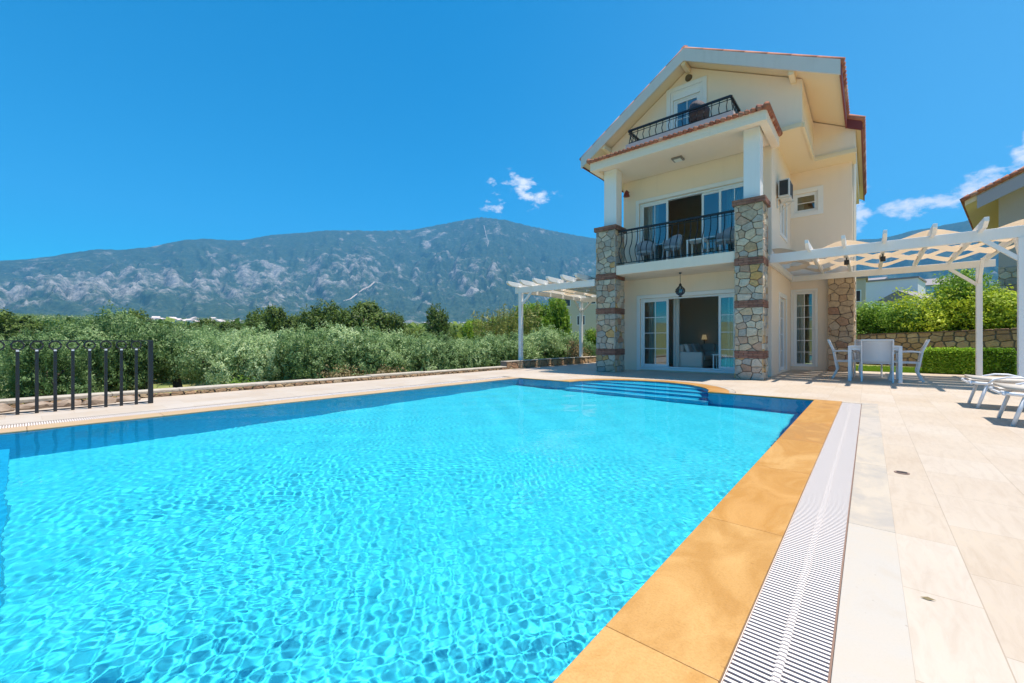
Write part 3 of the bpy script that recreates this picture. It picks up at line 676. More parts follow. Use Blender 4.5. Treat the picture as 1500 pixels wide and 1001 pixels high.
    # balcony slab and front roof
    b = MB(); b.box(-6.06, -2.67, 12.14, 13.6, 3.07, 3.36); b.box(-6.7, -6.06, 12.7, 13.6, 3.07, 3.36); b.box(-2.67, -2.07, 12.7, 13.6, 3.07, 3.36); b.build('balcony_floor', M['cream'], villa, bevel=.006)
    b = MB(); b.box(-6.72, -1.88, 11.68, 13.575, 6.47, 6.62); b.box(-6.72, -1.88, 11.68, 11.86, 6.36, 6.47); b.box(-2.06, -1.88, 11.86, 13.575, 6.36, 6.47); b.box(-6.72, -6.54, 11.86, 13.575, 6.36, 6.47)
    b.extr([(11.72, 6.62), (13.57, 6.62), (13.57, 6.98), (12.5, 6.98)], 'x', -6.66, -1.95)
    cr = b.build('balcony_roof', M['cream'], villa, bevel=.006)
    tl = MB(); x = -6.62
    while x < -1.9:
        for k in range(3):
            y0, y1 = 11.6+k*.3, 11.6+(k+1)*.3+.05; tl.tube([(x, y0, 6.645+k*.12), (x, y1, 6.645+(k+1)*.12-.02)], [.058, .05], 8)
        x += .135
    tl.tube([(-1.87, 11.6, 6.68), (-1.87, 13.55, 6.70)], .075, 8); tl.tube([(-6.74, 11.6, 6.68), (-6.74, 13.55, 6.70)], .075, 8)
    y = 11.7
    while y < 13.5: tl.tube([(-1.82, y, 6.63), (-2.1, y, 6.73)], .07, 8); y += .165
    tl.build('roof_tiles', M['tile'], cr, smooth=True)
    k = MB(); k.box(-5.9, -2.78, 12.48, 12.62, 6.9, 7.24); k.box(-2.92, -2.78, 12.62, FY-.03, 6.99, 7.2); k.box(-5.9, -5.76, 12.62, FY-.03, 6.99, 7.2); k.build('parapet', M['grey2'], villa, bevel=.005)
    # pillars
    for (x0, x1, rs) in ((-6.75, -6.07, 3), (-2.68, -2.02, 5)):
        rg = random.Random(rs); mb = MB(); y0, y1 = 12.1, 12.78
        bands = ((.55, .74), (1.86, 2.04), (2.96, 3.14), (4.52, 4.66)); mb.box(x0+.03, x1-.03, y0+.03, y1, 0, 4.6, 1); z = 0
        for za, zb in bands:
            if za-z > .1:
                stones(mb, (x0, y0+.03, z), (1, 0, 0), (0, 0, 1), (0, -1, 0), x1-x0, za-z, .25, rg)
                stones(mb, (x1-.03, y0, z), (0, 1, 0), (0, 0, 1), (1, 0, 0), y1-y0, za-z, .25, rg)
                stones(mb, (x0+.03, y1, z), (0, -1, 0), (0, 0, 1), (-1, 0, 0), y1-y0, za-z, .25, rg)
                stones(mb, (x1, y1-.03, z), (-1, 0, 0), (0, 0, 1), (0, 1, 0), x1-x0, za-z, .3, rg)
            z = zb
        p = mb.build('stone_pillar', [M['stone'], M['mortar']], villa)
        for i_, (za, zb) in enumerate(bands):
            bb = MB(); e = .008 if i_ < 3 else .05; bricks(bb, x0-e, x1+e, y0-e, y1+e, za, zb); bb.build('brick_band', [M['brick'], M['mortar']], p)
    c = MB(); c.box(-6.52, -6.09, 12.22, 12.62, 4.66, 6.36); c.box(-6.52, -6.09, 12.22, 12.62, 6.36, 6.469); c.build('column', M['white'], villa, bevel=.012)
    c = MB(); c.box(-2.48, -2.10, 12.16, 12.56, 4.66, 6.469); c.build('column', M['white'], villa, bevel=.012)
    # stone corner at the back wall
    rg = random.Random(9); mb = MB(); mb.box(-1.0, -.40, 17.2, 17.399, 0, 3.05, 1); mb.box(-.408, -.38, 17.4, 19, 0, 3.05, 1)
    stones(mb, (-1.03, 17.2, 0), (1, 0, 0), (0, 0, 1), (0, -1, 0), .66, 3.05, .27, rg); stones(mb, (-.38, 17.2, 0), (0, 1, 0), (0, 0, 1), (1, 0, 0), 1.8, 3.05, .27, rg)
    mb.build('stone_pillar', [M['stone2'], M['mortar']], villa)
    # ---- pool side doors
    tr = MB(f); frame_rect(tr, -6.01, -2.44, .0, 2.53, .115, -.035, .0, bottom=False); tr.build('door_trim', M['white'], villa, bevel=.004)
    d = MB(f); frame_rect(d, -5.895, -2.555, .10, 2.415, .055, .05, .17); d.box(-5.895, -2.555, -.05, .17, .04, .10)
    df = d.build('sliding_door', M['pvc'], villa, bevel=.004)
    sash(df, f, -5.84, -4.97, .16, 2.36, .07, 2, 4, 'fixed_panel'); sash(df, f, -3.46, -2.62, .16, 2.36, .07, 2, 4, 'fixed_panel')
    curtain(villa, f, -5.75, -5.52, .15, 2.4, .38, rng); curtain(villa, f, -4.93, -4.72, .15, 2.4, .40, rng); curtain(villa, f, -3.3, -2.7, .15, 2.4, .4, rng)
    tr = MB(f); frame_rect(tr, -6.04, -2.44, 3.36, 5.76, .115, -.035, 0, bottom=False); tr.build('door_trim', M['white'], villa, bevel=.004)
    d = MB(f); frame_rect(d, -5.925, -2.555, 3.42, 5.635, .055, .05, .17)
    df = d.build('sliding_door', M['pvc'], villa, bevel=.004)
    sash(df, f, -5.87, -4.98, 3.48, 5.58, .07, 2, 3, 'fixed_panel'); sash(df, f, -3.96, -3.38, 3.48, 5.58, .125, 1, 3, 'sliding_panel'); sash(df, f, -3.45, -2.6, 3.48, 5.58, .07, 2, 3, 'fixed_panel')
    curtain(villa, f, -5.8, -5.4, 3.45, 5.6, .38, rng); curtain(villa, f, -3.3, -2.65, 3.45, 5.6, .38, rng)
    # gable door
    tr = MB(f); frame_rect(tr, -4.99, -3.76, 7.0, 9.10, .13, -.06, -.021, bottom=False); frame_rect(tr, -4.855, -3.895, 7.0, 8.965, .07, -.045, -.021, bottom=False); tr.build('door_trim', M['white'], villa, bevel=.004)
    d = MB(f); frame_rect(d, -4.78, -3.96, 6.95, 8.70, .05, .0, .1); d.box(-4.78, -3.96, -.035, -.021, 8.70, 8.96); dd = d.build('balcony_door', M['pvc'], villa)
    sash(dd, f, -4.73, -4.01, 7.0, 8.65, .02, 2, 3, 'door_panel')
    # side openings
    def opening(T, u0, u1, z0, z1, tw, nm, cols, rows, sill=True, split=1):
        tr = MB(T); frame_rect(tr, u0-tw, u1+tw, z0-(tw if sill else 0), z1+tw, tw, -.03, .0, bottom=sill); tr.build('door_trim' if not sill else 'window_trim', M['white'], villa, bevel=.004)
        d = MB(T); frame_rect(d, u0, u1, z0, z1, .045, .04, .12); o = d.build(nm, M['pvc'], villa)
        for k in range(split):
            a = u0+.045+(u1-u0-.09)*k/split; b = u0+.045+(u1-u0-.09)*(k+1)/split; sash(o, T, a, b, z0+.045, z1-.045, .06, cols, rows, 'sash', .05)
    opening(s, 14.95, 16.2, .06, 2.35, .13, 'side_door', 2, 4, False)
    opening(s, 15.15, 16.25, 4.35, 5.45, .12, 'side_window', 1, 1)
    opening(bk, -2.0+.0, -1.38, .12, 2.7, .07, 'terrace_door', 2, 6, False)
    opening(bk, -1.98, -1.31, 5.41, 6.06, .15, 'small_window', 1, 2)
    curtain(villa, bk, -1.95, -1.72, .15, 2.65, .4, rng)
    # ---- rooms
    q = MB()
    for z0, z1 in ((.06, 3.05), (3.4, 6.75)):
        q.box(-6.2, -2.35, 17.0, 17.1, z0, z1); q.box(-6.25, -6.2, 13.86, 17.0, z0, z1); q.box(-2.35, -2.3, 13.86, 17.0, z0, z1); q.box(-6.2, -2.35, 13.86, 17.0, z1-.06, z1-.01)
    q.build('room_wall', M['inner'], villa)
    q = MB(); q.box(-6.2, -2.35, 13.7, 17.0, .02, .06); q.build('room_floor', M['innerfloor'], villa); q = MB(); q.box(-6.2, -2.35, 13.86, 17, 3.401, 3.42); q.build('room_floor', M['innerfloor'], villa)
M['stone2'] = island_mat('rubble_stone_warm', ((0, (.44, .34, .25)), (.3, (.54, .40, .26)), (.45, (.34, .19, .13)), (.6, (.60, .45, .28)), (.85, (.48, .36, .25)), (1, (.58, .50, .40))))
M['grey2'] = mat('lilac_grey_paint', (.58, .54, .54), .8, (3, .3, (.44, .41, .41)))
build_villa()

MB().tube([(-.355, 17.75, 7.45), (-.355, 17.75, 7.2), (-.36, 17.75, 3.1)], .045, 8).build('downpipe', M['white'], villa, smooth=True)
# railings: wrought iron with bellied balusters
def railing(p0, p1, z0, z1, n, belly, nrm, parent, posts=()):
    p0, p1 = Vector(p0), Vector(p1); d = (p1-p0); nrm = Vector(nrm)
    r = MB(); r.beam((p0.x, p0.y, z1), (p1.x, p1.y, z1), .06, .055); r.beam((p0.x, p0.y, z0+.05), (p1.x, p1.y, z0+.05), .03, .02)
    r.beam((p0.x, p0.y, z1-.09), (p1.x, p1.y, z1-.085), .02, .015)
    ro = r.build('balcony_railing', M['iron'], parent, bevel=.003)
    h = z1-z0-.05
    for k in range(n):
        c = p0+d*((k+.5)/n); pts = []
        for i in range(13):
            u = i/12; off = belly*(math.sin(math.pi*min(1, u/.62))**1.5 if u < .62 else -.22*math.sin(math.pi*(u-.62)/.38))
            pts.append((c.x+nrm.x*off, c.y+nrm.y*off, z0+.05+h*u))
        MB().tube(pts, .0135, 6).build('baluster', M['iron'], ro, smooth=True)
    return ro
railing((-6.05, 12.30, 0), (-2.70, 12.30, 0), 3.40, 4.46, 19, .16, (0, -1, 0), villa)
rl = railing((-5.82, 12.55, 0), (-2.86, 12.55, 0), 7.24, 7.68, 15, .07, (0, -1, 0), villa)
railing((-2.86, 12.55, 0), (-2.86, 13.55, 0), 7.2, 7.68, 5, .02, (1, 0, 0), villa)
railing((-5.82, 12.55, 0), (-5.82, 13.55, 0), 7.2, 7.68, 5, .02, (-1, 0, 0), villa)

# things inside and on the villa
def make_sofa(loc, rz, label):
    t = thing('sofa', (0, 0, 0), label, 'sofa')
    b = MB(); b.box(-.95, .95, -.42, .42, .08, .30); b.build('base', M['sofa'], t, bevel=.03)
    b = MB(); b.box(-.95, .95, .22, .45, .30, .82); b.build('backrest', M['sofa'], t, bevel=.06)
    for s in (-1, 1): b = MB(); b.box(s*.95-.1, s*.95+.1, -.42, .44, .06, .58); b.build('armrest', M['sofa'], t, bevel=.05)
    for s in (-1, 1): b = MB(); b.box(s*.43-.41, s*.43+.41, -.44, .22, .30, .44); b.build('seat_cushion', M['sofa'], t, bevel=.045)
    for x in (-.62, .1, .6):
        b = MB(lambda a, c, z, x=x: (a*1+x, .12+c+.35*(z-.62), z)); b.box(-.22, .22, -.07, .07, .44, .84); b.build('cushion', M['curtain'], t, bevel=.06)
    for x in (-.85, .85):
        for y in (-.35, .35): MB().box(x-.03, x+.03, y-.03, y+.03, 0, .08).build('leg', M['dark'], t)
    t.location = loc; t.rotation_euler = (0, 0, rz); return t
make_sofa((-4.45, 15.1, .06), R(90), 'beige sofa with pale cushions inside the open ground floor doors')
make_sofa((-3.9, 16.35, .06), 0, 'beige sofa against the back wall of the living room')
def small_table(loc, label, wd, h, m, cat='table', name='side_table'):
    t = thing(name, (0, 0, 0), label, cat)
    MB().box(-wd/2, wd/2, -wd/2, wd/2, h-.04, h).build('tabletop', m, t, bevel=.004)
    for x in (-1, 1):
        for y in (-1, 1): MB().box(x*(wd/2-.03)-.02, x*(wd/2-.03)+.02, y*(wd/2-.03)-.02, y*(wd/2-.03)+.02, 0, h-.04).build('leg', m, t)
    t.location = loc; return t
small_table((-3.55, 14.35, .06), 'small white side table just inside the open living room door', .42, .52, M['white'])
lamp = thing('table_lamp', (0, 0, 0), 'small dim table lamp behind the sofa in the living room', 'lamp')
MB().tube([(0, 0, 0), (0, 0, .02), (0, 0, .03), (0, 0, .35)], [.09, .09, .015, .015], 12).build('stem', M['dark'], lamp, smooth=False)
lm = bpy.data.materials.new('warm_lamp_shade'); lm.use_nodes = True; lb = lm.node_tree.nodes['Principled BSDF']; lb.inputs['Base Color'].default_value = (.7, .6, .4, 1); lb.inputs['Emission Color'].default_value = (1, .75, .35, 1); lb.inputs['Emission Strength'].default_value = .12
MB().tube([(0, 0, .3), (0, 0, .48)], [.1, .06], 14).build('lamp_shade', lm, lamp); lamp.location = (-4.75, 16.8, .75)
small_table((-4.75, 16.8, .06), 'low dark cabinet table carrying the small lamp', .3, .69, M['dark'], name='lamp_table')

# hanging lantern
lan = thing('hanging_lantern', (-4.35, 12.95, 3.07), 'ornate black moroccan lantern hanging under the balcony on a thin rod', 'lantern')
MB().tube([(-4.35, 12.95, 3.07), (-4.35, 12.95, 2.72)], .007, 6).build('rod', M['iron'], lan); MB().tube([(-4.35, 12.95, 3.07), (-4.35, 12.95, 3.03)], [.045, .03], 12).build('canopy', M['iron'], lan)
def lantern_body():
    mb = MB(); prof = ((.01, 2.74), (.035, 2.70), (.03, 2.67), (.13, 2.56), (.14, 2.50), (.12, 2.44), (.05, 2.385), (.02, 2.37), (.025, 2.36), (.004, 2.34)); c = (-4.35, 12.95)
    for a in range(8):
        th = a*math.pi/4; mb.tube([(c[0]+r*math.cos(th), c[1]+r*math.sin(th), z) for r, z in prof], .008, 5)
    for r, z in ((.13, 2.56), (.14, 2.50), (.12, 2.44), (.05, 2.34), (.035, 2.70)):
        mb.tube([(c[0]+r*math.cos(k*math.pi/8), c[1]+r*math.sin(k*math.pi/8), z) for k in range(17)], .009, 5)
    return mb
lb_ = lantern_body().build('lantern_frame', M['iron'], lan, smooth=True)
g = MB(); prof = ((.03, 2.68), (.115, 2.56), (.125, 2.5), (.105, 2.44), (.04, 2.39)); g.tube([(-4.35, 12.95, z) for r, z in prof], [r for r, z in prof], 8); g.build('lantern_glass', glass_mat('lantern_glass', (.55, .7, .8)), lan)
# soffit light
cl_ = thing('ceiling_light', (-4.35, 12.75, 6.47), 'square ceiling light fixed under the balcony roof', 'lamp')
b = MB(); b.box(-4.5, -4.2, 12.6, 12.9, 6.42, 6.468); b.build('housing', M['iron2'] if 'iron2' in M else mat('grey_metal', (.2, .19, .18), .4), cl_, bevel=.004)
MB().box(-4.45, -4.25, 12.65, 12.85, 6.395, 6.42).build('diffuser', mat('frosted_glass', (.75, .75, .72), .3), cl_, bevel=.008)
# round vent in gable
gl = thing('gable_vent', (-4.3, 13.55, 9.25), 'small dark round vent on the gable wall above the attic door', 'lamp')
# wall air conditioner
def make_ac():
    t = thing('air_conditioner', (-1.9, 15.0, 5.2), 'outdoor air conditioner unit on the side wall beside the small window', 'air conditioner')
    MB().box(-2.02, -1.74, 14.35, 15.1, 5.2, 5.70).build('casing', M['acwhite'], t, bevel=.012)
    MB().box(-1.985, -1.775, 14.335, 14.352, 5.24, 5.66).build('side_grille', M['dark'], t)
    MB().box(-1.745, -1.728, 14.5, 14.98, 5.25, 5.65).build('fan_grille', M['dark'], t)
    for y in (14.45, 15.0):
        m = MB(); m.box(-2.065, -1.70, y-.015, y+.015, 5.165, 5.2); m.box(-2.065, -2.04, y-.015, y+.015, 4.9, 5.165); m.beam((-2.05, y, 4.93), (-1.75, y, 5.17), .015, .015); m.build('bracket', M['acwhite'], t)
    m = MB(); m.tube([(-1.95, 14.9, 5.3), (-2.0, 15.2, 5.2), (-2.045, 15.25, 5.0), (-2.045, 15.2, 4.3)], .018, 6); m.build('pipe', M['acwhite'], t, smooth=True)
make_ac()
MB().tube([(-4.3, 13.575, 9.25), (-4.3, 13.50, 9.25)], [.11, .08], 14).build('vent_housing', M['brown'], gl)
wl = thing('wall_lamp', (-6.3, 13.5, 6.0), 'small rust brown wall lamp beside the left column of the balcony', 'lamp')
MB().tube([(-6.3, 13.4, 6.12), (-6.3, 13.4, 6.06), (-6.3, 13.4, 5.93)], [.03, .07, .11], 12).build('lamp_shade', M['redfascia'], wl)
MB().tube([(-6.3, 13.6, 6.12), (-6.3, 13.4, 6.14)], .015, 6).build('arm', M['iron'], wl)

# ------------------------------------------------------------------ chairs
def balcony_chair(name, label, loc, rz, m, group=None):
    t = thing(name, (0, 0, 0), label, 'chair', group)
    b = MB()
    n = 12; vs = []; fs = []
    for j, (z, r, e) in enumerate(((.40, .27, 0), (.62, .29, 0), (.84, .27, .04))):
        for i in range(n+1):
            a = math.pi*(-.08+1.16*i/n); vs.append((r*math.cos(a), r*.95*math.sin(a)+e, z-(.16*abs(math.cos(a))**3 if j == 2 else 0)))
    k = len(vs)
    for j in range(2): fs += [(j*(n+1)+i, j*(n+1)+i+1, (j+1)*(n+1)+i+1, (j+1)*(n+1)+i) for i in range(n)]
    b.add(vs, fs); bo = b.build('backrest', m, t, smooth=True, normals=False); so = bo.modifiers.new('thick', 'SOLIDIFY'); so.thickness = .035
    MB().tube([(0, 0, .36), (0, 0, .42)], [.26, .27], 16).build('seat', m, t)
    for x in (-1, 1):
        for y in (-1, 1): MB().tube([(x*.17, y*.17, .37), (x*.2, y*.2, 0)], .017, 6).build('leg', m, t)
    t.location = loc; t.rotation_euler = (0, 0, rz); return t
M['wicker'] = mat('grey_blue_wicker', (.38, .42, .46), .8, (60, .6, (.24, .28, .32)))
M['darkwicker'] = mat('dark_wicker', (.06, .05, .065), .8, (60, .8, (.12, .1, .11)))
bc = balcony_chair('balcony_chair', 'leftmost wicker tub chair behind the main balcony railing', (-5.45, 12.95, 3.42), R(20), M['wicker'], 'wicker chairs on the main balcony')
dup(bc, (-4.55, 12.8, 3.42), R(-15), 'wicker tub chair in front of the dark open balcony door')
dup(bc, (-3.1, 12.9, 3.42), R(-30), 'wicker tub chair at the pillar end of the main balcony')
small_table((-3.85, 12.95, 3.42), 'small white table between the chairs on the main balcony', .5, .55, M['white'])
balcony_chair('attic_chair', 'dark wicker chair standing at the attic balcony railing', (-3.80, 12.95, 7.12), R(170), M['darkwicker'])

def dining_chair(label):
    t = thing('garden_chair', (0, 0, 0), label, 'chair', 'white chairs around the garden table')
    # faces +Y : back at -Y
    bk = MB(); n = 8; vs = []
    for i in range(n+1):
        u = i/n; z = .46+.56*u; y = -.24-.05*u-.10*u*u
        vs += [(-.27, y, z), (.27, y, z)]
    bk.add(vs, [(2*i, 2*i+1, 2*i+3, 2*i+2) for i in range(n)]); o = bk.build('backrest', M['sling'], t, smooth=True, normals=False); o.modifiers.new('thick', 'SOLIDIFY').thickness = .012
    s = MB(); s.add([(-.27, -.24, .46), (.27, -.24, .46), (.27, .05, .445), (-.27, .05, .445), (.27, .27, .47), (-.27, .27, .47)], [(0, 1, 2, 3), (3, 2, 4, 5)]); o = s.build('seat', M['sling'], t, normals=False); o.modifiers.new('thick', 'SOLIDIFY').thickness = .012
    f = MB()
    for x in (-.285, .285):
        f.beam((x, -.25, .46), (x, .28, .47), .03, .035)
        for a, b in (((x, -.24, .46), (x, -.285, .74)), ((x, -.285, .74), (x, -.40, 1.03))): f.beam(a, b, .03, .035, up=(0, 1, 0))
    f.beam((-.285, -.395, 1.02), (.285, -.395, 1.02), .035, .03); f.beam((-.285, .28, .47), (.285, .28, .47), .03, .035)
    f.build('frame', M['alu'], t, bevel=.006)
    for x in (-.285, .285):
        for pts in (((x, -.24, .47), (x, -.20, .25), (x, -.30, 0)), ((x, .28, .47), (x, .25, .25), (x, .31, 0))):
            l = MB()
            for a, b in zip(pts, pts[1:]): l.beam(a, b, .032, .045, up=(0, 1, 0))
            l.build('leg', M['alu'], t, bevel=.006)
        a_ = MB(); a_.tube([(x, -.29, .72), (x*1.05, -.1, .735), (x*1.05, .15, .72), (x*1.03, .27, .66), (x, .28, .47)], .02, 8); a_.build('armrest', M['alu'], t, smooth=True)
    return t
ch = dining_chair('white sling chair with its back to the pool at the front of the garden table')
ch.location = (.15, 13.62, 0); ch.rotation_euler = (0, 0, 0)
dup(ch, (-.44, 14.30, 0), R(-90), 'white sling chair on the villa side of the garden table')
dup(ch, (.70, 14.35, 0), R(90), 'white sling chair on the hedge side of the garden table, turned sideways')
dup(ch, (-.02, 15.35, 0), R(180), 'white sling chair mostly hidden at the far side of the garden table')
tb = thing('garden_table', (.1, 14.1, 0), 'white square garden table under the right pergola', 'table')
b = MB(); b.box(-.40, .60, 13.42, 14.75, .84, .875); b.build('tabletop', M['plastic'], tb, bevel=.006)
for x in (-.365, .565):
    for y in (13.455, 14.715): MB().box(x-.035, x+.035, y-.035, y+.035, 0, .84).build('leg', M['plastic'], tb, bevel=.005)
b = MB(); b.box(-.33, .53, 13.44, 13.46, .77, .84); b.box(-.33, .53, 14.71, 14.73, .77, .84); b.box(-.38, -.36, 13.49, 14.68, .77, .84); b.box(.56, .58, 13.49, 14.68, .77, .84); b.build('apron', M['plastic'], tb)

def lounger(label):
    t = thing('sun_lounger', (0, 0, 0), label, 'sun lounger', 'white sun loungers at the right edge')
    f = MB()
    for y in (-.36, .36): f.tube([(-.08, y*.8, .385), (0, y, .375), (.3, y, .36), (1.9, y, .36), (2.0, y*.95, .36)], .022, 8)
    for x in (-.06, .65, 1.3, 1.98): f.tube([(x, -.34, .365), (x, .34, .365)], .018, 8)
    f.build('frame', M['alu'], t, smooth=True)
    s = MB(); pts = [(-.05, .43), (.25, .405), (.6, .40), (1.0, .395), (1.5, .39), (1.97, .385)]
    vs = [p for x, z in pts for p in ((x, -.345, z), (x, .345, z))]; s.add(vs, [(2*i, 2*i+1, 2*i+3, 2*i+2) for i in range(len(pts)-1)]); o = s.build('sling', M['taupe'], t, smooth=True, normals=False); o.modifiers.new('t', 'SOLIDIFY').thickness = .03
    for x, dx in ((.10, -.10), (1.85, .1)):
        for y in (-.35, .35): MB().tube([(x, y, .36), (x+dx, y, 0)], .02, 8).build('leg', M['alu'], t, smooth=True)
    for y in (-.39, .39): MB().tube([(.10, y, .37), (.16, y, .44), (.28, y, .475), (.42, y, .475), (.55, y, .44), (.62, y, .37)], .014, 8).build('armrest', M['alu'], t, smooth=True)
    return t
lo = lounger('white tubular sun lounger with taupe sling, farther from the camera'); lo.location = (1.22, 9.52, 0)
dup(lo, (1.28, 7.88, 0), 0, 'white tubular sun lounger with taupe sling, nearest the camera')

# ------------------------------------------------------------------ pergolas
def canvas_strips(x0, x1, nodes, ys, z, parent, amp=.075):
    """woven slack canvas strips running along X over and under the rafters"""
    for k, (ya, yb) in enumerate(ys):
        nx, ny = 60, 5; vs = []
        ph = k % 2
        for j in range(ny+1):
            for i in range(nx+1):
                x = x0+(x1-x0)*i/nx
                q = np.interp(x, nodes, range(len(nodes))); a = math.cos(math.pi*(q+ph))
                zz = z+amp*a+.02*noise.noise(Vector((x*2, k*3, j)))
                y = ya+(yb-ya)*j/ny; zz -= .03*math.sin(math.pi*j/ny)
                vs.append((x, y, zz))
        f = [(j*(nx+1)+i, j*(nx+1)+i+1, (j+1)*(nx+1)+i+1, (j+1)*(nx+1)+i) for j in range(ny) for i in range(nx)]
        m = MB(); m.add(vs, f); m.build('canvas_strip', M['canvas'], parent, smooth=True, normals=False)
pr = thing('pergola', (.3, 15, 0), 'white timber pergola with woven cream canvas over the garden table on the right', 'pergola', 'white pergolas of the villa')
def brace(p, q, parent): MB().beam(p, q, .07, .08, up=(0, 0, 1)).build('brace', M['white'], parent, bevel=.004)
def post(x, y, z, parent, wd=.12):
    m = MB(); m.box(x-wd/2, x+wd/2, y-wd/2, y+wd/2, 0, z); m.box(x-wd/2-.02, x+wd/2+.02, y-wd/2-.02, y+wd/2+.02, 0, .03); return m.build('post', M['white'], parent, bevel=.006)
MB().box(-2.0, 2.75, 12.86, 12.94, 3.06, 3.29).build('beam', M['white'], pr, bevel=.006)
MB().box(-2.06, 2.62, 17.16, 17.24, 3.03, 3.22).build('beam', M['white'], pr, bevel=.006)
MB().box(-2.06, -1.99, 12.95, 17.15, 3.06, 3.26).build('beam', M['white'], pr, bevel=.006)
for x in (-1.14, -.45, .27, 1.04, 1.75, 2.46):
    m = MB(); m.extr([(12.22, 3.34), (12.30, 3.30), (12.4, 3.245), (17.55, 3.205), (17.62, 3.27), (17.62, 3.34), (12.22, 3.42)], 'x', x-.035, x+.035); m.build('rafter', M['white'], pr, bevel=.004)
post(2.32, 12.9, 3.06, pr); post(2.32, 17.2, 3.03, pr)
brace((2.29, 12.9, 2.62), (1.78, 12.9, 3.10), pr); brace((2.29, 17.2, 2.55), (1.75, 17.2, 3.05), pr); brace((2.32, 12.93, 2.6), (2.32, 13.45, 3.22), pr); brace((2.32, 17.15, 2.6), (2.32, 16.7, 3.2), pr)
canvas_strips(-1.98, 2.72, [-1.9, -1.14, -.45, .27, 1.04, 1.75, 2.46, 3.1], [(13.02, 13.78), (13.86, 14.62), (14.70, 15.46), (15.54, 16.3), (16.38, 17.1)], 3.36, pr, .095)
for x, lb in ((-.25, 'black downlight nearer the villa under the right pergola'), (.55, 'black downlight nearer the hedge under the right pergola')):
    xr_ = -.45 if x < 0 else .27
    t = thing('downlight', (xr_, 14.2, 3.1), lb, 'lamp', 'downlights under the right pergola')
    MB().tube([(xr_, 14.2, 3.21), (xr_, 14.2, 3.14)], .015, 8).build('stem', M['iron'], t); MB().tube([(xr_, 14.2, 3.14), (xr_, 14.2, 3.02)], .055, 12).build('lamp_shade', M['iron'], t)
pl = thing('pergola', (-8.5, 14, 0), 'white timber pergola standing left of the villa against the olive grove', 'pergola', 'white pergolas of the villa')
MB().box(-10.15, -6.78, 12.06, 12.14, 2.78, 3.0).build('beam', M['white'], pl, bevel=.006)
MB().box(-10.15, -6.55, 16.36, 16.44, 2.72, 2.94).build('beam', M['white'], pl, bevel=.006)
MB().box(-9.94, -9.86, 12.15, 16.35, 2.78, 2.93).build('beam', M['white'], pl, bevel=.006)
for x in (-9.98, -9.38, -8.80, -8.22, -7.64, -7.1):
    m = MB(); m.extr([(11.42, 3.10), (11.5, 3.04), (11.64, 3.0), (16.9, 2.94), (16.9, 3.05), (11.42, 3.16)], 'x', x-.05, x+.05); m.build('rafter', M['white'], pl, bevel=.004)
post(-9.9, 12.1, 2.78, pl, .13); post(-9.9, 16.4, 2.72, pl, .13); post(-9.1, 16.9, 2.72, pl, .1)
brace((-9.86, 12.1, 2.35), (-9.35, 12.1, 2.82), pl); brace((-9.86, 16.4, 2.3), (-9.35, 16.4, 2.76), pl); brace((-9.9, 16.35, 2.3), (-9.9, 15.85, 2.8), pl)
canvas_strips(-9.9, -6.85, [-9.98, -9.38, -8.80, -8.22, -7.64, -7.1, -6.5], [(12.25, 13.05), (13.15, 13.95), (14.05, 14.85), (14.95, 15.7), (15.8, 16.3)], 3.06, pl, .06)

# ------------------------------------------------------------------ fence and walls
fn = thing('metal_fence', (-8.75, -.5, 0), 'low black metal fence of square pickets topped with rings at the left pool edge', 'fence')
def build_fence():
    x = -8.75; y1 = 1.33
    MB().box(x-.03, x+.03, y1-.03, y1+.03, 0, 1.01).build('post', M['iron'], fn, bevel=.004)
    MB().box(x-.03, x+.03, -2.5, -2.44, 0, 1.01).build('post', M['iron'], fn, bevel=.004)
    m = MB(); m.box(x-.009, x+.009, -2.44, y1-.03, .993, 1.007); m.build('top_rail', M['iron'], fn)
    m = MB(); m.box(x-.012, x+.012, -2.44, y1-.03, .02, .035); m.build('bottom_rail', M['iron'], fn)
    y = y1-.172
    while y > -2.4:
        pk = MB().box(x-.018, x+.018, y-.018, y+.018, 0, .855).build('picket', M['iron'], fn, bevel=.003)
        MB().box(x-.014, x+.014, y-.014, y+.014, .855, .875).build('picket_tip', M['alu'], pk)
        MB().tube([(x, y+.058*math.cos(k*math.pi/12), .935+.058*math.sin(k*math.pi/12)) for k in range(25)], .0095, 6).build('ring', M['iron'], fn, smooth=True)
        y -= .172
build_fence()
pw = thing('parapet_wall', (-9.78, 4, 0), 'low rubble stone parapet with a pale capping along the olive grove', 'wall')
def build_parapet():
    rg = random.Random(2); m = MB()
    m.box(-9.93, -9.66, -6, 17.4, -1.6, .02, 1)
    stones(m, (-9.645, -6, 0), (0, 1, 0), (0, 0, 1), (1, 0, 0), 17.0, .07, .2, rg, 0, .01, .02)
    stones(m, (-9.645, 11.0, 0), (0, 1, 0), (0, 0, 1), (1, 0, 0), 6.4, .26, .3, rg, 0, .012, .02)
    m.box(-9.93, -9.66, 11.0, 17.4, .02, .25, 1)
    m.build('masonry', [M['wallstone'], M['mortar']], pw)
    m = MB(); vs = []
    y = -6
    while y < 10.9:
        L_ = rg.uniform(.9, 1.7); q = min(11.0, y+L_); h = .10+rg.uniform(-.012, .012); m.box(-9.95+rg.uniform(-.02, .02), -9.63+rg.uniform(-.015, .015), y+.002, q-.002, .066, h+.01); y = q
    m.box(-9.95, -9.62, 11.02, 17.4, .256, .282)
    m.build('capping', M['concrete'], pw, bevel=.012)
M['concrete'] = mat('weathered_concrete', (.44, .39, .32), .95, (5, .7, (.28, .24, .19)), (30, .8))
build_parapet()
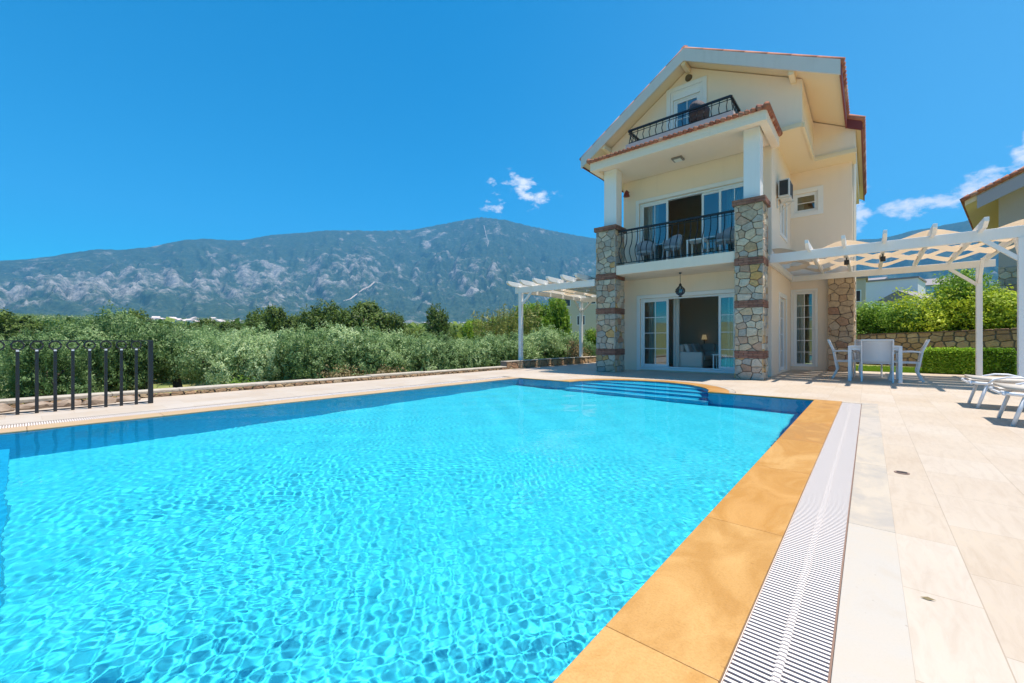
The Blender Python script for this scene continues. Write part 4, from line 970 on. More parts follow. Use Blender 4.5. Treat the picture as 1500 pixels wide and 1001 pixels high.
# rough rocks behind the fence
rk = []
rg = random.Random(21)
def rock(loc, s, label):
    bm = bmesh.new(); bmesh.ops.create_icosphere(bm, subdivisions=2, radius=1)
    sd = rg.random()*50
    for v in bm.verts: v.co *= 1+.35*noise.noise(v.co*1.3+Vector((sd, 0, 0))); v.co = Vector((v.co.x*s[0], v.co.y*s[1], v.co.z*s[2]))
    me = bpy.data.meshes.new('rock'); bm.to_mesh(me); bm.free(); me.materials.append(M['wallstone2']); o = bpy.data.objects.new('rock', me); COL.objects.link(o); o.location = loc
    tag(o, label, 'rock', 'rocks behind the pool fence')
M['wallstone2'] = mat('brown_rock', (.33, .26, .20), .95, (6, .9, (.20, .14, .10)), (18, 1))
for k, y in enumerate((-1.0, -.62, -.25, .12, .45, .8, 1.12)):
    rock((-9.38+.05*(k % 3), y, .02), (.12, .17+.03*(k % 2), .07+.015*(k % 3)), 'rough brown rock on the parapet foot behind the fence pickets')

gw = thing('retaining_wall', (2, 22, 0), 'brown rubble stone retaining wall behind the lawn and hedge', 'wall')
def build_retaining():
    A = Vector((-.4, 23.7, 0)); B = Vector((9, 18.6, 0)); rg = random.Random(5); d = (B-A); Ln = d.length; d.normalize(); n = Vector((-d.y, d.x, 0)); n = -n if n.y > 0 else n
    m = MB(); stones(m, A+Vector((0, 0, -.1)), d, (0, 0, 1), n, Ln, 1.55, .30, rg, 0, .02, .04)
    for k in range(1):
        p, q = A-n*.001, B-n*.001; m.add([p+Vector((0, 0, -.3)), q+Vector((0, 0, -.3)), q+Vector((0, 0, 1.44)), p+Vector((0, 0, 1.44)), p-n*.35+Vector((0, 0, 1.44)), q-n*.35+Vector((0, 0, 1.44))], [(0, 1, 2, 3), (3, 2, 5, 4)], 1)
    tilt = lambda mm: setattr(mm, 'v', [(v[0], v[1], v[2]*(.86+.16*min(1, max(0, (v[0]+.4)/5)))) for v in mm.v])
    tilt(m); m.build('masonry', [M['wallstone'], M['mortar']], gw)
    m = MB(); p, q = A, B; z0, z1 = 1.455, 1.50; a = .05; b = -.38
    m.add([p+n*a+Vector((0, 0, z0)), q+n*a+Vector((0, 0, z0)), q+n*b+Vector((0, 0, z0)), p+n*b+Vector((0, 0, z0)), p+n*a+Vector((0, 0, z1)), q+n*a+Vector((0, 0, z1)), q+n*b+Vector((0, 0, z1)), p+n*b+Vector((0, 0, z1))], [(0, 1, 2, 3), (4, 5, 6, 7), (0, 1, 5, 4), (1, 2, 6, 5), (2, 3, 7, 6), (3, 0, 4, 7)])
    tilt(m); m.build('capping', M['wallcap'], gw)
M['wallcap'] = mat('dark_brown_coping', (.16, .10, .075), .9, (4, .5, (.10, .07, .055)))
build_retaining()
# earth terrace behind the retaining wall and the lawn in front of it
m = MB(); m.add([(-.4, 24.0, 1.15), (9, 18.95, 1.15), (40, 2, 1.15), (60, 60, 1.15), (-.4, 60, 1.15)], [(0, 1, 2, 3, 4)]); tag(m.build('terrain', M['ground']), kind='structure')
m = MB(); m.add([(-.45, 17.95, -.01), (14, 17.95, -.01), (14, 26, -.01), (-.45, 26, -.01)], [(0, 1, 2, 3)]); tag(m.build('soil', M['ground']), kind='structure')
m = MB(); m.add([(9, -4, -.02), (40, -4, -.02), (40, 26, -.02), (9, 26, -.02)], [(0, 1, 2, 3)]); tag(m.build('soil', M['ground']), kind='structure')

# ------------------------------------------------------------------ foliage
def leaves(P, size, rs, flat=.4, aspect=.4, jitter=.35):
    """one kite-shaped leaf per point; P may be (points, outward directions)"""
    if isinstance(P, tuple):
        P, N = P; n = len(P); q = N+rs.normal(size=(n, 3))*.42; q[:, 2] += .15; q /= np.linalg.norm(q, axis=1)[:, None]
        d = rs.normal(size=(n, 3)); d -= q*(d*q).sum(1)[:, None]; d /= np.linalg.norm(d, axis=1)[:, None]; e = np.cross(q, d)
        L_ = size*(1+jitter*rs.uniform(-1, 1, n))[:, None]; W_ = L_*aspect
        return np.stack([P-d*L_*.5, P+e*W_*.5, P+d*L_*.5, P-e*W_*.5], 1).reshape(-1, 3), np.arange(4*n).reshape(-1, 4)
    n = len(P); d = rs.normal(size=(n, 3)); d[:, 2] = d[:, 2]*.8+flat*.3; d /= np.linalg.norm(d, axis=1)[:, None]
    e = rs.normal(size=(n, 3)); e -= d*(e*d).sum(1)[:, None]; e /= np.linalg.norm(e, axis=1)[:, None]
    L_ = size*(1+jitter*rs.uniform(-1, 1, n))[:, None]; W_ = L_*aspect
    v = np.stack([P-d*L_*.5, P+e*W_*.5, P+d*L_*.5, P-e*W_*.5], 1).reshape(-1, 3)
    return v, np.arange(4*n).reshape(-1, 4)
def crown_points(rs, n, lobes, shell=.55, twig=.12, per=9):
    """leaf points grouped in twigs, spread through overlapping lobes (x,y,z,rx,ry,rz)"""
    lobes = np.array(lobes); w_ = (lobes[:, 3]*lobes[:, 4]*lobes[:, 5])**.75; w_ /= w_.sum()
    nt_ = n//per; k = rs.choice(len(lobes), nt_, p=w_); d = rs.normal(size=(nt_, 3)); d /= np.linalg.norm(d, axis=1)[:, None]
    r = (shell+(1.06-shell)*rs.random(nt_)**.7)[:, None]
    c = lobes[k, :3]+d*r*lobes[k, 3:6]
    t = rs.normal(size=(nt_, 3))*.6+d; t /= np.linalg.norm(t, axis=1)[:, None]
    u = rs.random((nt_, per))[:, :, None]
    P = c[:, None, :]+t[:, None, :]*u*twig*2.2+rs.normal(size=(nt_, per, 3))*twig*.35
    return P.reshape(-1, 3), np.repeat(d, per, axis=0)
def trunk_mesh(rg, h, r, lean, n_limb, spread, crown_z):
    m = MB(); top = (lean[0], lean[1], h)
    m.tube([(0, 0, -.4), (lean[0]*.2, lean[1]*.1, h*.35), (lean[0]*.7, lean[1]*.8, h*.75), top], [r*1.35, r, r*.85, r*.7], 8)
    for k in range(n_limb):
        a = 2*math.pi*k/n_limb+rg.random(); s = spread*rg.uniform(.6, 1)
        e = (top[0]+math.cos(a)*s, top[1]+math.sin(a)*s, crown_z*rg.uniform(.85, 1.15))
        m.tube([top, ((top[0]*1.2+e[0]*.8)/2, (top[1]*1.2+e[1]*.8)/2, h+(e[2]-h)*.55), e], [r*.55, r*.35, r*.12], 6)
    return m
def make_tree(name, label, cat, seed, H_, Wd, n, leaf, asp, mleaf, trunk_h, nl=9, group=None, low=.22, per=9, shell=.5, twig=.12):
    rs = np.random.RandomState(seed); rg = random.Random(seed); t = thing(name, (0, 0, 0), label, cat, group)
    trunk_mesh(rg, trunk_h, .05*Wd+.03, (rg.uniform(-.25, .25), rg.uniform(-.25, .25)), 5, Wd*.3, H_*.62).build('trunk', M['bark'], t, smooth=True)
    lobes = [(0, 0, H_*.55, Wd*.34, Wd*.34, H_*.30)]
    for k in range(nl):
        a = 2*math.pi*k/nl+rg.random(); rr = Wd*rg.uniform(.20, .36); z = H_*rg.uniform(low, .84); q = Wd*rg.uniform(.13, .23)
        if z > H_*.72: rr *= .7
        lobes.append((math.cos(a)*rr, math.sin(a)*rr, z, q, q, q*rg.uniform(.75, 1.1)))
    v, f = leaves(crown_points(rs, n, lobes, shell, twig, per), leaf, rs, aspect=asp)
    v[:, 2] = np.maximum(v[:, 2], .05)
    npmesh('crown', v, f, mleaf, t); return t
PROTO_AT = (0, -60, -5)
# prototypes are placed later: the first use moves the prototype itself
class Kind:
    def __init__(s, protos): s.p = protos; s.used = [False]*len(protos)
    def put(s, k, loc, rz, scale, label, group):
        k %= len(s.p)
        if not s.used[k]:
            s.used[k] = True; o = s.p[k][0]; o.location = loc; o.rotation_euler = (0, 0, rz); o.scale = scale; o['label'] = label; o['group'] = group; return o
        return dup(s.p[k][0], loc, rz, label, scale, group)
    def done(s):
        for u, (o, *_) in zip(s.used, s.p):
            if not u:
                for c in list(o.children_recursive): bpy.data.objects.remove(c)
                bpy.data.objects.remove(o)
olive = Kind([(make_tree('olive_tree', 'x', 'tree', 100+k, 2.6, 2.9, 24000, .095, .36, M['olive'], .6, 18, low=.2, per=16, shell=.6, twig=.11), 2.6) for k in range(3)]+[(make_tree('olive_tree', 'x', 'tree', 131, 2.6, 2.9, 17000, .095, .36, M['olive'], .95, 13, low=.46, per=14, shell=.5, twig=.14), 2.6)])
dark = Kind([(make_tree('broadleaf_tree', 'x', 'tree', 200+k, 6, 6.4, 22000, .24, .6, M['darkleaf'], 1.1, 20, low=.25, per=10, shell=.6, twig=.2), 6) for k in range(3)])
bright = Kind([(make_tree('leafy_tree', 'x', 'tree', 300+k, 5, 4.4, 16000, .18, .6, M['brightleaf'], 1.0, 16, low=.2, per=9, shell=.55, twig=.18), 5) for k in range(2)])
def put_tree(kind, k, px, d, ytop, wpx, label, group, href, wref):
    x, y = at(px, d); z0 = float(ground_z(x, y)); zt = 1+(499.5-ytop)*d/612; h = max(.6, zt-z0); wd = wpx*d/612
    pr_ = kind.p[k % len(kind.p)][0]
    if pr_.name not in SPAN:
        c = [c for c in pr_.children if c.name.startswith('crown')][0]; q = np.empty(len(c.data.vertices)*3, np.float32); c.data.vertices.foreach_get('co', q); q = q.reshape(-1, 3)
        SPAN[pr_.name] = (float(np.percentile(q[:, 2], 99.3)), float(2*np.percentile(np.hypot(q[:, 0], q[:, 1]), 96)))
    href, wref = SPAN.get(pr_.name, (href, wref))
    return kind.put(k, (x, y, z0), (px*.37+k*1.7) % 6.28, (wd/wref, wd/wref, h/href), label, group)
SPAN = {}
G1 = 'olive trees of the grove beyond the parapet'
F = [ # px, depth, top y, width px, label
 (12, 12.5, 497, 105, 'olive tree behind the leftmost fence pickets'), (66, 11.5, 492, 95, 'olive tree behind the second and third fence rings'),
 (112, 13, 482, 95, 'olive tree behind the middle of the black fence'), (160, 14, 458, 100, 'tall pale olive tree rising above the fence rings'),
 (212, 15, 474, 95, 'olive tree right behind the fence end post'), (262, 15.5, 478, 92, 'olive tree with bare trunk just right of the fence end post'),
 (312, 15, 486, 92, 'small olive tree with a dark leaning trunk over dry grass'), (362, 14.5, 482, 95, 'bushy olive tree second right of the dry grass patch'),
 (408, 14.5, 490, 85, 'dense grey green olive bush in the middle of the front row'), (455, 14.5, 484, 92, 'rounded silvery olive tree in the middle of the front row'),
 (505, 15.5, 480, 95, 'silvery olive tree just left of the parapet bend'), (556, 16, 484, 90, 'olive tree growing low over the parapet top'),
 (606, 17, 489, 85, 'olive tree fourth to the left of the pergola'), (652, 17.5, 492, 82, 'olive tree third to the left of the pergola'),
 (697, 18.5, 495, 80, 'olive tree second to the left of the pergola'), (738, 19.5, 490, 78, 'olive tree just left of the front pergola post'),
 (782, 21, 482, 80, 'olive tree framed between the two pergola posts'), (825, 22, 486, 70, 'olive tree left of the back pergola post')]
for k, (px, d, yt, wp, lb) in enumerate(F): put_tree(olive, 3 if px in (212, 262, 312) else k % 3, px, d, yt, wp*1.08, lb, G1, 2.6, 2.9)
F2 = [(-40, 13, 492, 100), (30, 18, 490, 85), (88, 20, 488, 80), (185, 22, 474, 80), (238, 22, 472, 78), (290, 22, 474, 80), (338, 21, 480, 80), (388, 21, 480, 80), (434, 22, 482, 78), (480, 22, 478, 78), (530, 23, 478, 80), (580, 25, 482, 72), (630, 25, 487, 72), (680, 27, 489, 68), (720, 28, 484, 60), (755, 30, 478, 60), (805, 31, 478, 60), (850, 28, 482, 55), (300, 30, 470, 60), (350, 32, 474, 60), (405, 32, 476, 60), (455, 31, 476, 60), (510, 33, 474, 60), (555, 34, 480, 55), (605, 36, 482, 55), (660, 36, 484, 50), (250, 31, 474, 60), (140, 30, 478, 60), (40, 28, 484, 60)]
for k, (px, d, yt, wp) in enumerate(F2): put_tree(olive, k+1, px, d, yt+13+(k*37 % 9)-4, wp*1.05, 'grey green olive tree in the rows behind the front of the grove', 'olive trees in the back rows of the grove', 2.6, 2.9)
G2 = 'dark trees beyond the olive grove'
F3 = [(5, 48, 455, 75, 'round dark green tree at the left picture edge above the fence'), (62, 52, 478, 60, 'low brownish green tree behind the fence rings'), (192, 60, 456, 42, 'narrow dark tree behind the tall pale olive'),
 (228, 60, 471, 36, 'small dark tree right of the narrow dark tree'), (300, 62, 468, 46, 'low dark tree in front of the far town'), (340, 60, 474, 40, 'brownish tree right below the far town'), (378, 58, 456, 44, 'dark tree at the left end of the big group'),
 (412, 56, 453, 52, 'dark round tree second from the left in the big group'), (448, 58, 460, 40, 'green tree between the two tallest dark crowns'), (476, 54, 447, 62, 'tallest dark tree of the big group'),
 (525, 52, 443, 72, 'broad dark tree in front of the foot of the pale earth slope'), (562, 54, 456, 50, 'dark tree at the right end of the big group'), (640, 60, 450, 36, 'lone dark round tree standing up right of the town'), (270, 64, 478, 40, 'low green tree left of the far town roofs'), (600, 58, 480, 44, 'low dark green tree left of the lone round tree')]
for k, (px, d, yt, wp, lb) in enumerate(F3): put_tree(dark, k, px, d, yt, wp*1.2, lb, G2, 6, 6.4)
F4 = [(700, 40, 470, 46, 'yellow green leafy tree left of the front pergola post'), (735, 36, 466, 50, 'bright green leafy tree behind the front pergola post'), (790, 34, 447, 44, 'tall bright green tree between the pergola posts'), (816, 36, 437, 32, 'dark topped bright green tree beside the beige house'), (872, 30, 484, 30, 'green tree behind the back pergola post beside the villa'), (775, 40, 448, 44, 'bright green tree just right of the reeds')]
for k, (px, d, yt, wp, lb) in enumerate(F4): put_tree(bright, k, px, d, yt, wp*1.2, lb, 'bright leafy trees behind the left pergola', 5, 4.4)
olive.done(); dark.done(); bright.done()
# reeds
def reeds(px, d, ytop, wd, label):
    x, y = at(px, d); z0 = float(ground_z(x, y)); h = 1+(499.5-ytop)*d/612-z0; rs = np.random.RandomState(int(px)); t = thing('reed_clump', (x, y, z0), label, 'reeds', 'reed clumps behind the left pergola'); V = []; Fc = []
    m = MB()
    for k in range(60):
        a, r = rs.rand()*6.28, wd*rs.rand()**.5; bx, by = x+r*math.cos(a), y+r*math.sin(a); hh = h*rs.uniform(.75, 1); lx, ly = rs.normal()*.3, rs.normal()*.3
        m.tube([(bx, by, z0-.1), (bx+lx*.3, by+ly*.3, z0+hh*.6), (bx+lx, by+ly, z0+hh)], [.022, .016, .006], 4, cap=False)
        n = 26; u = rs.uniform(.3, 1, n); P = np.stack([bx+lx*u**1.5, by+ly*u**1.5, z0+hh*u], 1)+rs.normal(size=(n, 3))*.06; v, f = leaves(P, .42, rs, flat=1.6, aspect=.11); Fc.append(f+sum(len(q) for q in V)); V.append(v)
    m.build('stems', M['reed'], t, normals=False); npmesh('blades', np.concatenate(V), np.concatenate(Fc), M['reed'], t)
reeds(760, 27, 442, 1.3, 'clump of yellowish reeds standing tallest left of the bright trees'); reeds(722, 29, 452, 1.2, 'lower clump of yellowish reeds nearer the lone round tree')
# dry shrubs
def shrub(name, px, d, z0, ytop, wpx, mleaf, label, group=None, n=5000, leaf=.09, asp=.5, seed=0, depth=1.0):
    x, y = at(px, d); h = 1+(499.5-ytop)*d/612-z0; wd = wpx*d/612; rs = np.random.RandomState(seed+int(px)); rg = random.Random(seed+int(px)); t = thing(name, (x, y, z0), label, 'shrub', group)
    m = MB()
    for k in range(7):
        a = k*.9+rg.random(); s = wd*rg.uniform(.15, .35); m.tube([(x, y, z0-.1), (x+math.cos(a)*s*.4, y+math.sin(a)*s*.4, z0+h*.4), (x+math.cos(a)*s, y+math.sin(a)*s, z0+h*.75)], [.03, .022, .008], 5)
    m.build('stems', M['bark'], t, smooth=True)
    lobes = [(x, y, z0+h*.42, wd*.42, wd*.42*depth, h*.42)]
    for k in range(10):
        a = k*.63+rg.random(); r = wd*rg.uniform(.15, .4); q = rg.uniform(.14, .24)*wd; zz = z0+h*rg.uniform(.2, .86); q = min(q, z0+h*1.02-zz+.05, ) if zz+q > z0+h*1.05 else q
        lobes.append((x+math.cos(a)*r, y+math.sin(a)*r*depth, zz, max(.08, q), max(.08, q), max(.06, q*.9)))
    P = crown_points(rs, n, lobes, .45, leaf*1.5, 8); P[0][:, 2] = np.maximum(P[0][:, 2], z0+.02)
    v, f = leaves(P, leaf, rs, aspect=asp); npmesh('foliage', v, f, mleaf, t)
shrub('dry_shrub', 846, 19.5, -.7, 496, 30, M['dryleaf'], 'brown dried shrub beside the back pergola post', n=3500)
shrub('dry_shrub', 505, 12.6, -.9, 541, 60, M['dryleaf'], 'low yellow dry bush touching the parapet left of the pergola', 'dry bushes along the parapet', n=3000, seed=3)
shrub('dry_shrub', 566, 13.4, -.9, 541, 50, M['dryleaf'], 'low yellow dry bush at the parapet farther from the fence', 'dry bushes along the parapet', n=2600, seed=4)
shrub('dry_shrub', 352, 11.8, -.9, 558, 40, M['brightleaf'], 'low green weedy bush over the parapet below the leaning olive', n=1800, seed=5)
G5 = 'garden shrubs above the retaining wall'
for px, d, yt, wp, mk, lb in ((1254, 24.5, 452, 34, 'shrub', 'small dark leafy shrub against the villa corner above the wall'), (1285, 24.6, 447, 52, 'shrub', 'green shrub above the wall just right of the villa corner'), (1325, 24, 446, 60, 'shrub', 'large green shrub below the white houses'),
                              (1368, 23.2, 428, 70, 'yellowleaf', 'bright yellow green shrub above the middle of the wall'), (1404, 24.2, 398, 56, 'shrub', 'tallest leafy shrub reaching the pergola beam'), (1446, 23.2, 432, 60, 'yellowleaf', 'shrub behind the back pergola post'),
                              (1484, 22.4, 432, 56, 'yellowleaf', 'pale green shrub at the right end above the wall'), (1525, 21.8, 440, 60, 'shrub', 'shrub at the right picture edge above the wall'), (1345, 26.5, 432, 60, 'brightleaf', 'bright shrub behind the large green shrub')):
    wdist = (23.48/((C_+S_*(px-750)/612)+.5426*(-S_+C_*(px-750)/612))); d = wdist+1.25+max(0, d-24); shrub('garden_shrub', px, d, 1.2, yt, wp*1.25, M[mk], lb, G5, n=8500, leaf=.10, seed=int(yt))
shrub('garden_shrub', 1250, 18.7, 0, 486, 26, M['shrub'], 'small leafy shrub at the foot of the villa stone corner', n=2500, leaf=.08, seed=8)
shrub('flower_bush', 1415, 18.9, 0, 506, 40, M['yellowleaf'], 'loose pale flowering bush sticking up behind the hedge', n=2200, leaf=.06, seed=9)
# clipped hedge
def hedge(x0, x1, y0, y1, h, label, seed, m):
    t = thing('clipped_hedge', ((x0+x1)/2, (y0+y1)/2, 0), label, 'hedge', 'clipped hedges in front of the retaining wall'); rs = np.random.RandomState(seed)
    n = 15000; P = np.stack([rs.uniform(x0, x1, n), rs.uniform(y0, y1, n), rs.uniform(.03, h, n)], 1); s = rs.randint(0, 5, n)
    P[s == 0, 1] = y0+rs.normal(size=(s == 0).sum())*.02; P[s == 1, 2] = h+rs.normal(size=(s == 1).sum())*.025; P[s == 2, 0] = x0+rs.normal(size=(s == 2).sum())*.02; P[s == 3, 1] = y0+rs.normal(size=(s == 3).sum())*.03
    v, f = leaves(P, .075, rs, aspect=.6); npmesh('foliage', v, f, m, t)
    MB().box(x0+.08, x1-.08, y0+.08, y1-.08, 0, h-.08).build('stems', M['bark'], t)
hedge(1.36, 2.36, 18.05, 18.85, .72, 'clipped green hedge left of the back pergola post', 1, M['hedge']); hedge(2.42, 3.12, 18.05, 18.8, .72, 'sunlit clipped hedge right of the back pergola post', 2, M['hedge'])
# lawn
def lawn():
    rs = np.random.RandomState(3); n = 26000; P = np.stack([rs.uniform(-.4, 3.6, n), 18.0+3.6*rs.random(n)**1.3, np.full(n, -.01)], 1)
    a = rs.uniform(0, 6.28, n); wv = .006; h = rs.uniform(.03, .07, n); dx, dy = np.cos(a)*wv, np.sin(a)*wv; lx, ly = rs.normal(size=n)*.015, rs.normal(size=n)*.015
    v = np.stack([np.stack([P[:, 0]-dx, P[:, 1]-dy, P[:, 2]], 1), np.stack([P[:, 0]+dx, P[:, 1]+dy, P[:, 2]], 1), np.stack([P[:, 0]+lx, P[:, 1]+ly, P[:, 2]+h], 1)], 1).reshape(-1, 3)
    tag(npmesh('grass', v, np.arange(3*n).reshape(-1, 3), M['grass']), 'bright green lawn grass in front of the hedge and wall', 'grass', kind='stuff')
    m = MB(); m.add([(-.4, 17.96, -.006), (3.6, 17.96, -.006), (3.6, 21.6, -.006), (-.4, 21.6, -.006)], [(0, 1, 2, 3)]); tag(m.build('lawn_soil', M['lawn']), kind='structure')
    n = 30000; r = rs.random(n)
    x = -9.96-rs.random(n)**1.6*9; y = rs.uniform(-2, 16, n); z = ground_z(x, y); a = rs.uniform(0, 6.28, n); wv = .012; h = rs.uniform(.08, .35, n); dx, dy = np.cos(a)*wv, np.sin(a)*wv; lx, ly = rs.normal(size=n)*.08, rs.normal(size=n)*.08
    v = np.stack([np.stack([x-dx, y-dy, z], 1), np.stack([x+dx, y+dy, z], 1), np.stack([x+lx, y+ly, z+h], 1)], 1).reshape(-1, 3)
    tag(npmesh('dry_grass', v, np.arange(3*n).reshape(-1, 3), M['dryleaf']), 'dry yellow grass growing under the olive trees', 'grass', kind='stuff')
M['lawn'] = mat('lawn_earth', (.12, .20, .02), .95, (8, .6, (.18, .26, .03)))
lawn()

# ------------------------------------------------------------------ other buildings
def house(name, loc, wd, dp, h, rz, mw, mr, label, windows=((.25, .4), (.7, .4)), rh=.9, group=None, over=.4):
    T = lambda x, y, z: (loc[0]+x*math.cos(rz)-y*math.sin(rz), loc[1]+x*math.sin(rz)+y*math.cos(rz), loc[2]+z)
    t = thing(name, loc, label, 'house', group)
    m = MB(T); m.box(-wd/2, wd/2, -dp/2, dp/2, -2, h); m.build('wall', mw, t)
    m = MB(T)
    if rh > 0: m.extr([(-dp/2-over, h), (dp/2+over, h), (0, h+rh)], 'x', -wd/2-over, wd/2+over)
    else: m.box(-wd/2-.15, wd/2+.15, -dp/2-.15, dp/2+.15, h, h+.25)
    m.build('roof', mr, t)
    for k, (u, v) in enumerate(windows):
        x = -wd/2+wd*u; z = h*v; a = h*.11 if h > 4 else .5
        fr = MB(T); frame_rect(fr, x-a*.9, x+a*.9, z-a, z+a, .07, -dp/2-.04, -dp/2+.05); f = fr.build('window', M['pvc'], t); MB(T).box(x-a*.9+.05, x+a*.9-.05, -dp/2-.02, -dp/2-.005, z-a+.05, z+a-.05).build('pane', M['darkglass'], f)
    return t
M['darkglass'] = mat('dark_window_glass', (.05, .035, .045), .1)
M['bwhite'] = mat('white_render', (.72, .73, .74), .8, (.5, .3, (.64, .65, .67)))
M['beige'] = mat('beige_render', (.60, .52, .40), .85, (.5, .3, (.52, .45, .34)))
M['greyroof'] = mat('grey_roof', (.24, .22, .23), .8, (.6, .4, (.17, .15, .16)))
M['redroof'] = mat('red_roof', (.34, .13, .08), .8, (.6, .5, (.22, .09, .06)))
def hz(px, d, py): x, y = at(px, d); return x, y, 1+(499.5-py)*d/612
x, y, z = hz(858, 62, 488); house('beige_house', (x, y, z), 6.2, 6, 6.2, R(12), M['beige'], M['redroof'], 'beige house with small dark windows partly hidden behind the left pergola', ((.2, .72), (.2, .28), (.55, .28), (.8, .75)), 1.2)
x, y, z = hz(1268, 70, 470); house('white_house', (x, y, z), 13.5, 8, 6.0, R(-10), M['bwhite'], M['greyroof'], 'long white house with a flat roof showing between villa and shrubs', ((.12, .55), (.3, .2), (.6, .2)), 0)
x, y, z = hz(1262, 95, 440); house('white_house', (x, y, z), 8, 8, 3.6, R(-10), M['bwhite'], M['greyroof'], 'upper small white house behind the long flat roofed one', ((.3, .6), (.6, .6)), 1.2)
x, y, z = hz(1330, 62, 470); house('gable_house', (x, y, z), 4, 5, 2.9, R(60), M['bwhite'], M['greyroof'], 'low house with a grey pitched roof right of the long white house', ((.5, .5),), 1.5)
x, y, z = hz(1372, 105, 450); house('gable_house', (x, y, z), 9, 9, 5.2, R(-5), M['beige2'] if 'beige2' in M else M['bwhite'], M['greyroof'], 'pale house with grey roof behind the tallest shrub', ((.2, .6), (.5, .6), (.8, .6)), 2)
x, y, z = hz(1247, 36, 476); house('neighbour_annex', (x, y, z), 1.9, 3, 3.75, 0, M['beige'], M['greyroof'], 'narrow beige annex with a dark window right beside the villa corner', ((.62, .62),), 0)
# neighbouring villa at the right edge
nv = thing('neighbour_villa', (7, 30, 0), 'neighbouring villa with red tiled gable roof at the right picture edge', 'house')
def neighbour():
    yF = 26; P = lambda px, py: (lambda t: (lambda d: (d*(-S_+C_*t), 1+(499.5-py)*d/612))(yF/(C_+S_*t)))((px-750)/612)
    xe, ze = P(1413, 293); s = .47; xa = xe+5.6; za = ze+5.6*s
    ang = R(-10); ca, sa = math.cos(ang), math.sin(ang); TR = lambda x, y, z: (xe+(x-xe)*ca-(y-yF)*sa, yF+(x-xe)*sa+(y-yF)*ca, z)
    w = MB(TR); x0 = P(1461, 330)[0]; w.extr([(x0, 0), (xa*2-x0, 0), (xa*2-x0, ze), (xa, za-.2), (x0, ze+.15)], 'y', yF+1.0, yF+11); w.build('wall', M['neighwall'], nv)
    m = MB(TR); st = random.Random(8); stones(m, (x0-.02, yF+.98, 1), (1, 0, 0), (0, 0, 1), (0, -1, 0), 2.6, 3.1, .35, st); m.build('stone_base', M['stone'], nv)
    r = MB(TR); zz = lambda x: ze+(x-xe)*s if x < xa else za-(x-xa)*s
    for a, b in ((xe, xa), (xa, 2*xa-xe)): r.extr([(a, zz(a)), (b, zz(b)), (b, zz(b)-.25), (a, zz(a)-.25)], 'y', yF+.05, yF+12)
    ro = r.build('roof', M['soffit'], nv)
    f = MB(TR); f.extr([(xe+.35, zz(xe+.35)-.10), (xa, za-.10), (xa, za-.62), (xe+.55, zz(xe+.55)-.62), (xe+.35, zz(xe+.35)-.62)], 'y', yF, yF+.05); f.build('fascia', M['neighfascia'], ro)
    t = MB(TR); y = yF
    n = 26
    for k in range(n):
        a = xe-.1+(xa-xe)*k/n; b = xe-.1+(xa-xe)*(k+1)/n+.03; t.tube([(a, yF-.02, zz(a)+.03), (b, yF-.02, zz(b)+.06)], [.085, .10], 8)
    y = yF+.15
    while y < yF+11.8: t.tube([(xe-.12, y, ze+.0), (xa, y, za+.03)], .09, 6); y += .22
    t.build('roof_tiles', M['tile'], ro, smooth=True)
M['neighwall'] = mat('neighbour_render', (.45, .42, .40), .85, (.8, .3, (.38, .35, .34))); M['neighfascia'] = mat('neighbour_fascia_paint', (.38, .38, .42), .7)
neighbour()
# far town at the foot of the mountain
def town():
    rg = random.Random(77); protos = []
    for k in range(4):
        w_, d_, h_ = ((11, 9, 5), (15, 9, 5), (9, 9, 8), (26, 12, 5))[k]; m = MB(); m.box(-w_/2, w_/2, -d_/2, d_/2, -4, h_, 0)
        if k == 3: m.box(-w_/2-1, w_/2+1, -d_/2-1, d_/2+1, h_, h_+1, 1)
        else: m.extr([(-d_/2-.6, h_), (d_/2+.6, h_), (0, h_+2.6)], 'x', -w_/2-.6, w_/2+.6, 1)
        protos.append(m)
    objs = [None]*4; kinds = ('town_house', 'town_house', 'town_house', 'town_hall')
    spots = [(rg.uniform(215, 290), rg.uniform(470, 479)) for _ in range(26)]+[(rg.uniform(300, 352), rg.uniform(464, 473)) for _ in range(34)]+[(rg.uniform(580, 640), rg.uniform(464, 474)) for _ in range(24)]+[(rg.uniform(655, 745), rg.uniform(464, 475)) for _ in range(34)]
    for i, (px, py) in enumerate(spots):
        k = rg.choice((0, 0, 1, 1, 2, 3)); el_ = (499.5-py)/612
        # walk out along the bearing until the rising plain meets this elevation
        d = 700
        while d < 2700:
            x, y = at(px, d)
            if (float(ground_z(x, y))+4)/d >= el_: break
            d += 20
        d = min(d, 2560); x, y = at(px, d); loc = (x, y, float(ground_z(x, y))); rz = rg.uniform(0, 3.1)
        lb = 'tiny pale building of the far town at the foot of the mountain'; gp = 'buildings of the far town'
        if objs[k] is None:
            o = protos[k].build(kinds[0], [M['bwhite'], M['townroof']]); objs[k] = o
        else: o = objs[k].copy(); COL.objects.link(o)
        o.location = loc; o.rotation_euler = (0, 0, rz); s = rg.uniform(.75, 1.15); o.scale = (s, s, s); tag(o, lb, 'house', gp)
M['townroof'] = mat('town_roof', (.50, .42, .40), .8, (.1, .8, (.62, .60, .60)))
town()
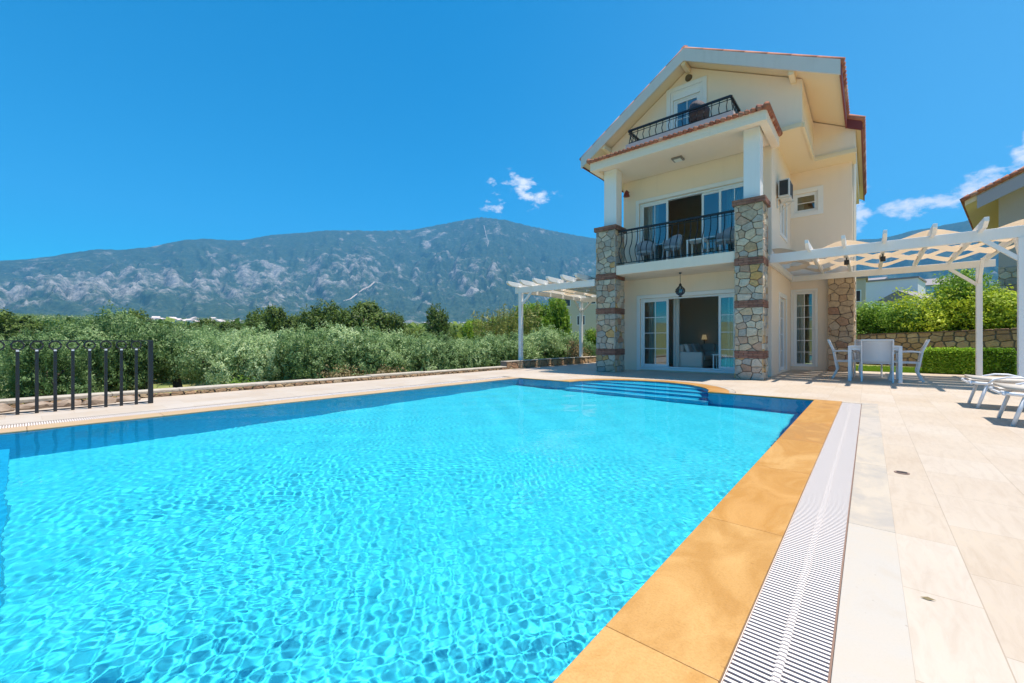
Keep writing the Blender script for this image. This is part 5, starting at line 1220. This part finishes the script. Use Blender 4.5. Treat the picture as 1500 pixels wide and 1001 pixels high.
# far woodland patches on the plain
def woods():
    rs = np.random.RandomState(12); n = 26000; d = 90*(2500/90)**rs.random(n); px = rs.uniform(-300, 1700, n); t = (px-750)/612; x = d*(-S_+C_*t); y = d*(C_+S_*t)
    cl_ = np.array([noise.noise(Vector((a/160, b/160, 3))) for a, b in zip(x, y)]); k = (cl_ > -.12) & ((x < -12) | (y > 110)); x, y, d = x[k], y[k], d[k]; n = len(x)
    per = 14; X = np.repeat(x, per); Y = np.repeat(y, per); s = np.repeat(2.0+1.8*rs.random(n), per); q = rs.normal(size=(n*per, 3)); q /= np.linalg.norm(q, axis=1)[:, None]
    P = np.stack([X, Y, ground_z(X, Y)+s*.9], 1)+q*s[:, None]*(.6+.4*rs.random(n*per))[:, None]
    v, f = leaves(P, 1.9, rs, aspect=.8); tag(npmesh('woodland', v, f, M['darkleaf']), 'far olive groves and woods covering the plain below the mountain', 'woodland', kind='stuff')
woods()
# small marks on the deck
dr = thing('floor_drain', (.19, 4.32, 0), 'small dark floor drain in the pale paving beside the grate', 'drain')
MB().tube([(.19, 4.32, .0005), (.19, 4.32, .004)], .045, 16).build('rim', M['channel'], dr)
for i in range(3): MB().box(.16, .22, 4.298+i*.02, 4.306+i*.02, .0042, .006).build('bar', M['dark'], dr)
def leaf_obj(px, py, label):
    d = 612/(py-499.5); x, y = at(px, d); m = MB(); m.add([(x-.022, y, .004), (x, y-.006, .002), (x+.024, y+.004, .006), (x, y+.008, .009)], [(0, 1, 2, 3)]); o = m.build('fallen_leaf', M['dryleaf'], normals=False); tag(o, label, 'leaf')
leaf_obj(1359, 879, 'tiny brown fallen leaf on the pale paving near the camera')

# ------------------------------------------------------------------ haze
if HAZE:
    m = bpy.data.materials.new('haze'); m.use_nodes = True; nt = m.node_tree; nt.nodes.remove(nt.nodes['Principled BSDF']); v = node(nt, 'ShaderNodeVolumePrincipled')
    v.inputs['Color'].default_value = (.11, .50, 1.0, 1); v.inputs['Density'].default_value = HAZE; v.inputs['Anisotropy'].default_value = 0
    link(nt, v.outputs[0], nt.nodes['Material Output'].inputs['Volume'])
    mb = MB(); mb.box(-7700, 7700, -7700, 7700, -1700, 1900); hz_ = mb.build('haze', m); tag(hz_, kind='stuff', label='thin blue summer haze in front of the mountains', cat='haze')
